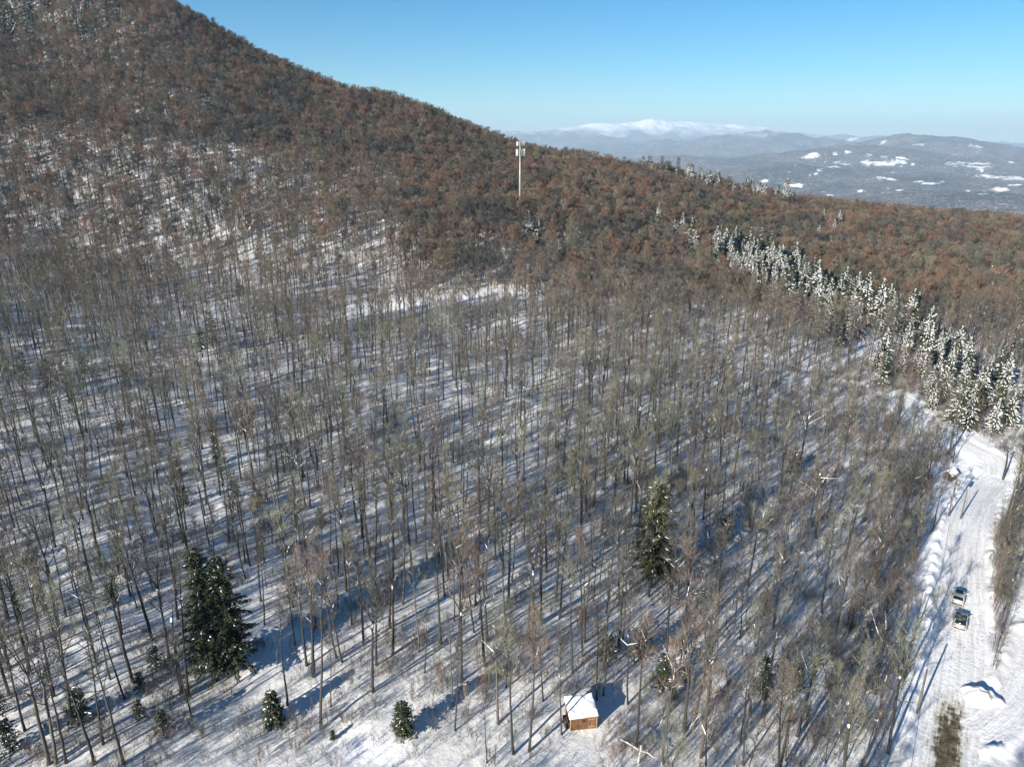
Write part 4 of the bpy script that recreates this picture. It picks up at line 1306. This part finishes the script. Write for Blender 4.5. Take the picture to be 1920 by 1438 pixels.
# ------------------------------------------------------------------ antenna mast
m_galv = plain("galvanised_pole", (0.33, 0.33, 0.30), 0.5, 0.2, 0.08, 1.0)
m_panel = plain("antenna_shell", (0.55, 0.55, 0.52), 0.45, 0, 0.04)
m_steel = plain("platform_steel", (0.20, 0.24, 0.21), 0.5, 0.4, 0.1)
gz = hz(mast_x, mast_y)
mast = empty("antenna_mast", (mast_x, mast_y, gz), R(14)); tag(mast, "tall grey monopole mast with antenna panels rising from the wooded slope", "antenna mast")
top = CAMZ + ray(975, 264)[2] / ray(975, 264)[1] * mast_y - gz
B = MB(); B.tube([Vector((0, 0, -1)), Vector((0, 0, top * .5)), Vector((0, 0, top - 1.0))], [.55, .46, .34], 16); B.build("pole", m_galv, mast, True)
for li, (hz_, rad, hp) in enumerate(((top - 1.6, 2.5, 2.3), (top - 6.0, 2.9, 3.6))):
    B = MB()
    for k in range(3):
        a = k * 2 * PI / 3; b = a + 2 * PI / 3
        for dz in (-.5, .5):
            B.tube([Vector((math.cos(a) * rad, math.sin(a) * rad, hz_ + dz)), Vector((math.cos(b) * rad, math.sin(b) * rad, hz_ + dz))], [.10, .10], 6)
            B.tube([Vector((0, 0, hz_ + dz)), Vector((math.cos(a) * rad, math.sin(a) * rad, hz_ + dz))], [.09, .09], 6)
    B.build("platform", m_steel, mast)
    for k in range(3):
        a = k * 2 * PI / 3; b = a + 2 * PI / 3
        for j in range(4):
            t = (j + .5) / 4
            px_ = math.cos(a) * rad * (1 - t) + math.cos(b) * rad * t; py_ = math.sin(a) * rad * (1 - t) + math.sin(b) * rad * t
            o_ = math.atan2(py_, px_); m_a = (a + b) / 2
            B = MB(); B.box((px_ + math.cos(m_a) * .28, py_ + math.sin(m_a) * .28, hz_), (.20, .38, hp - .3 * (j % 2)), m_a)
            B.build("antenna_panel", m_panel, mast, bevel=.04)
            if j in (1, 2):
                B = MB(); B.box((px_ - math.cos(m_a) * .25, py_ - math.sin(m_a) * .25, hz_ - .2), (.30, .42, .9), m_a); B.build("radio_box", m_steel, mast)
for a, h_ in ((0.4, 1.8), (2.6, 1.4), (4.4, 2.2)):
    B = MB(); B.tube([Vector((math.cos(a) * .4, math.sin(a) * .4, top - 1.2)), Vector((math.cos(a) * .4, math.sin(a) * .4, top + h_ - .6))], [.05, .03], 5)
    B.build("whip_aerial", m_galv, mast)

# ------------------------------------------------------------------ vehicles
m_glass, n, p = mat("car_glass"); p.inputs["Base Color"].default_value = (0.012, 0.016, 0.018, 1); p.inputs["Roughness"].default_value = 0.08
m_tyre = plain("tyre_rubber", (0.02, 0.02, 0.02), 0.9)
m_rim = plain("wheel_rim", (0.35, 0.35, 0.36), 0.35, 0.7)
m_red = plain("tail_lamp_red", (0.25, 0.01, 0.01), 0.25)
m_clear = plain("lamp_clear", (0.75, 0.75, 0.72), 0.2)
def paint(name, c):
    m, n, p = mat(name); p.inputs["Base Color"].default_value = (*c, 1); p.inputs["Roughness"].default_value = 0.3; p.inputs["Coat Weight"].default_value = 0.5
    g_ = node(n, "ShaderNodeNewGeometry"); f_ = noise(n, g_.outputs["Position"], 2.5, 5, .7)
    n.links.new(mix(n, ramp(n, f_, [(.5, 0.0), (.75, 0.5)]), c, (0.55, 0.55, 0.54)), p.inputs["Base Color"])
    return m
def loft(B, secs, mi=0, closed=True):
    """sections: (y, [(x, z) ...]) rings"""
    k = len(secs[0][1]); vs = [(xx, yy, zz) for yy, ring in secs for xx, zz in ring]; fs = []
    for i in range(len(secs) - 1):
        for j in range(k):
            j2 = (j + 1) % k
            fs.append((i * k + j, i * k + j2, (i + 1) * k + j2, (i + 1) * k + j))
    fs.append(tuple(range(k - 1, -1, -1))); fs.append(tuple((len(secs) - 1) * k + j for j in range(k)))
    B.add(vs, fs, mi)
def car(px, py, ang, body_m, roof_m, label, L=4.3, Wd=1.82, Ht=1.6, snow_hood=True, sunroof=False):
    x, y, z = at(px, py)
    root = empty("parked_car", (x, y, z + 0.04), ang); tag(root, label, "car", "cars standing on the snowy road")
    hw = Wd / 2
    def ring(w_, z0, z1, s_=.86):
        return [(-w_, z0 + .12), (-w_ * .96, z0), (w_ * .96, z0), (w_, z0 + .12), (w_, z1 - .18), (w_ * s_, z1), (-w_ * s_, z1), (-w_, z1 - .18)]
    B = MB()
    loft(B, [(-L / 2, ring(hw * .86, .34, .78)), (-L / 2 + .12, ring(hw * .96, .26, .96)), (-L / 2 + .7, ring(hw, .24, 1.04)), (0, ring(hw, .24, 1.06)), (L * .18, ring(hw, .24, 1.04)), (L / 2 - .5, ring(hw * .97, .24, .92)), (L / 2 - .08, ring(hw * .9, .28, .78)), (L / 2, ring(hw * .8, .36, .66))])
    body = B.build("body", body_m, root, True, bevel=.03)
    def cab(w_, z0, z1, s_):
        return [(-w_, z0), (w_, z0), (w_ * s_, z1), (-w_ * s_, z1)]
    B = MB()
    loft(B, [(-L / 2 + .18, cab(hw * .84, 1.0, 1.03, .95)), (-L / 2 + .55, cab(hw * .90, 1.0, Ht - .08, .84)), (-L * .1, cab(hw * .93, 1.02, Ht, .84)), (L * .12, cab(hw * .92, 1.02, Ht - .07, .83)), (L * .30, cab(hw * .88, 1.0, 1.03, .95))])
    B.build("windows", m_glass, root, True)
    B = MB()
    loft(B, [(-L / 2 + .50, [(-hw * .77, Ht - .09), (hw * .77, Ht - .09), (hw * .72, Ht - .03), (-hw * .72, Ht - .03)]), (-L * .1, [(-hw * .79, Ht - .02), (hw * .79, Ht - .02), (hw * .74, Ht + .045), (-hw * .74, Ht + .045)]), (L * .12, [(-hw * .77, Ht - .10), (hw * .77, Ht - .10), (hw * .72, Ht - .02), (-hw * .72, Ht - .02)])])
    rf_ = B.build("roof", roof_m, root, True)
    if sunroof:
        B = MB(); B.box((0, 0.02, Ht + .035), (hw * 1.05, 1.0, .04)); B.build("sunroof", m_glass, rf_)
    for sx_ in (-1, 1):
        for ya, yb, za, zb in ((L * .30, L * .13, 1.03, Ht - .06), (-L / 2 + .20, -L / 2 + .52, 1.03, Ht - .07)):
            B = MB(); B.tube([Vector((sx_ * hw * .84, ya, za)), Vector((sx_ * hw * .77, yb, zb))], [.045, .045], 5); B.build("pillar", body_m, root)
        B = MB(); B.box((sx_ * hw * .855, -L * .06, (1.03 + Ht) / 2), (.06, .09, Ht - 1.06)); B.build("pillar", body_m, root)
    for sx_ in (-1, 1):
        for yy in (-L / 2 + .82, L / 2 - .85):
            B = MB(); B.tube([Vector((sx_ * (hw - .20), yy, .33)), Vector((sx_ * (hw + .015), yy, .33))], [.33, .33], 18)
            wl = B.build("wheel", m_tyre, root)
            B = MB(); B.tube([Vector((sx_ * (hw - .1), yy, .33)), Vector((sx_ * (hw + .03), yy, .33))], [.20, .19], 12); B.build("rim", m_rim, wl)
        B = MB(); B.box((sx_ * hw * .70, -L / 2 + .02, .80), (.26, .08, .16)); B.build("tail_lamp", m_red, root, bevel=.02)
        B = MB(); B.box((sx_ * hw * .66, L / 2 - .05, .64), (.30, .08, .13)); B.build("headlight", m_clear, root, bevel=.02)
        B = MB(); B.box((sx_ * (hw + .10), L * .20, 1.06), (.20, .09, .13)); B.build("side_mirror", body_m, root, bevel=.02)
    B = MB(); B.box((0, -L / 2 - .02, .55), (.50, .02, .13)); B.build("number_plate", m_clear, root)
    for yy, ww in ((-L / 2 + .01, .8), (L / 2 - .02, .74)):
        B = MB(); B.box((0, yy, .38), (Wd * ww, .12, .16)); B.build("bumper", m_tyre, root, bevel=.03)
ra = math.atan2(-(ROAD[-60][0] - ROAD[120][0]), ROAD[-60][1] - ROAD[120][1])
m_pw = paint("white_paint", (0.50, 0.50, 0.46)); m_pd = paint("dark_green_paint", (0.02, 0.035, 0.03)); m_ps = paint("silver_paint", (0.26, 0.27, 0.27))
car(1795, 1127, R(-36), m_pw, m_ps, "white car with a black sunroof, farther of two on the snowy road", 3.6, 1.7, 1.45, sunroof=True)
car(1799, 1170, R(-34), m_ps, m_pd, "silver car with a blackish green roof, nearer of two on the snowy road", 3.9, 1.78, 1.55)

# ------------------------------------------------------------------ poles, wire, small hut, snow pile
m_pole = plain("pole_wood", (0.14, 0.12, 0.10), 0.85, 0, 0.25, 2)
def pole(px, py, Ht, label, arm=False, can=False):
    x, y, z = at(px, py)
    root = empty("utility_pole", (x, y, z), R(-30)); tag(root, label, "utility pole")
    B = MB(); B.tube([Vector((0, 0, -.5)), Vector((.03, 0, Ht))], [.15, .10], 10); B.build("post", m_pole, root, True)
    if arm:
        B = MB(); B.box((0, .12, Ht - .5), (2.0, .1, .12)); B.build("crossarm", m_pole, root)
        for sx_ in (-.85, 0, .85):
            B = MB(); B.tube([Vector((sx_, .12, Ht - .44)), Vector((sx_, .12, Ht - .2))], [.06, .04], 8); B.build("insulator", m_rim, root)
    if can:
        B = MB(); B.tube([Vector((.42, 0, Ht - 2.4)), Vector((.42, 0, Ht - 1.35))], [.27, .27], 14); B.tube([Vector((.42, 0, Ht - 1.35)), Vector((.42, 0, Ht - 1.2))], [.27, .12], 14); B.build("transformer", m_steel, root, True)
    return Vector((x, y, z + Ht))
p1 = pole(1718, 1341, 6.6, "plain wooden pole at the near roadside")
p2 = pole(1778, 968, 8.8, "utility pole with crossarm and transformer where the road bends", True, True)
p3 = pole(1801, 973, 6.0, "short plain pole in the brush by the road bend")
def wire(a, b, sag, label):
    B = MB(); pts = [a.lerp(b, t / 24) - Vector((0, 0, sag * 4 * (t / 24) * (1 - t / 24))) for t in range(25)]
    B.tube(pts, [.022] * 25, 4)
    tag(B.build("power_line", m_tyre), label, "wire")
wire(p1 - Vector((0, 0, .2)), p2 - Vector((0, 0, .5)), 1.0, "thin black wire between the near pole and the bend pole")
nx_ = p1 + (p1 - p2) * 0.75; nx_.z = p1.z
wire(p1 - Vector((0, 0, .2)), nx_, 0.8, "thin black wire running from the near pole out of the picture's bottom")

x, y, z = at(1779, 899)
hut = empty("pump_hut", (x, y, z), R(35)); tag(hut, "small dark hut under a snow roof by the road bend", "hut")
m_hut = wood_planks("dark_boards", (0.05, 0.045, 0.04), (0.13, 0.11, 0.10))
B = MB(); B.add([(-1.2, -.9, -.3), (1.2, -.9, -.3), (1.2, .9, -.3), (-1.2, .9, -.3), (-1.2, -.9, 1.5), (1.2, -.9, 1.5), (1.2, .9, 1.5), (-1.2, .9, 1.5), (-1.2, 0, 2.2), (1.2, 0, 2.2)],
                [(0, 1, 5, 4), (2, 3, 7, 6), (1, 2, 6, 9, 5), (3, 0, 4, 8, 7), (0, 3, 2, 1)])
B.build("wall", m_hut, hut)
for s_ in (-1, 1):
    B = MB(); B.add([(-1.4, s_ * 1.1, 1.34), (1.4, s_ * 1.1, 1.34), (1.4, s_ * .006, 2.24), (-1.4, s_ * .006, 2.24), (-1.4, s_ * 1.1, 1.56), (1.4, s_ * 1.1, 1.56), (1.4, s_ * .006, 2.5), (-1.4, s_ * .006, 2.5)],
                    [(0, 3, 2, 1), (4, 5, 6, 7), (0, 1, 5, 4), (1, 2, 6, 5), (2, 3, 7, 6), (3, 0, 4, 7)])
    B.build("roof", m_load, hut, bevel=.05)
B = MB(); B.box((1.215, 0, .7), (.03, .7, 1.4)); B.build("door", m_dark, hut)

def heap(name, px, py, rx, ry, hgt, rz, label, seed):
    x, y, z = at(px, py)
    n1, n2 = 34, 12
    vs = []; fs = []
    for j in range(n2 + 1):
        r_ = j / n2
        for i in range(n1):
            a = 2 * PI * i / n1
            e = 1 + 0.16 * math.sin(3 * a + seed) + 0.07 * math.sin(7 * a + seed * 2)
            X, Y = math.cos(a) * rx * r_ * e, math.sin(a) * ry * r_ * e
            zz = hgt * (1 - r_ ** 2.2) * (1 + 0.6 * float(fbm(np.array([X + seed * 9]), np.array([Y]), 1.3, 4)[0]) * min(1, r_ * 3)) - 0.35 * (r_ > .99)
            vs.append((X, Y, zz))
    for j in range(n2):
        for i in range(n1):
            i2 = (i + 1) % n1
            fs.append((j * n1 + i, (j + 1) * n1 + i, (j + 1) * n1 + i2, j * n1 + i2))
    B = MB(); B.add(vs, fs); o = B.build(name, m_snow, None, True); o.location = (x, y, z - .05); o.rotation_euler = (0, 0, rz)
    return tag(o, label, "snow pile")
heap("snow_pile", 1838, 1312, 2.4, 1.9, 1.25, R(-20), "large rounded snow pile between the road and the driveway", 1.3)
heap("snow_hump", 228, 1088, 1.1, 0.9, 0.9, 0, "white snow hump beside a thick trunk and the little green conifer", 2.2)
heap("snow_hump", 555, 1022, 0.9, 0.8, 0.8, 0, "snow hump with blue shade between two leaning mid slope trunks", 3.1)

# ------------------------------------------------------------------ air
air = bpy.data.materials.new("air"); air.use_nodes = True
n = air.node_tree
for x_ in list(n.nodes):
    if x_.type != 'OUTPUT_MATERIAL': n.nodes.remove(x_)
pv = n.nodes.new("ShaderNodeVolumePrincipled")
pv.inputs["Color"].default_value = (0.58, 0.79, 1.0, 1)
pv.inputs["Density"].default_value = 0.00006
pv.inputs["Anisotropy"].default_value = 0.0
n.links.new(pv.outputs[0], [q for q in n.nodes if q.type == 'OUTPUT_MATERIAL'][0].inputs["Volume"])
zlo = min(float(FZ.min()), float(GZ.min())) - 1.5; zhi = max(float(FZ.max()), float(GZ.max()) + 30, CAMZ) + 5
B = MB(); B.box((0, 0, (zlo + zhi) / 2), (61000, 61000, zhi - zlo))
hb_ = B.build("haze", air); tag(hb_, "thin pale air over the valley", None, None, "stuff")
print("TREES", len(trees), "solo", len(solo), "under", len(U), "haze", zlo, zhi)
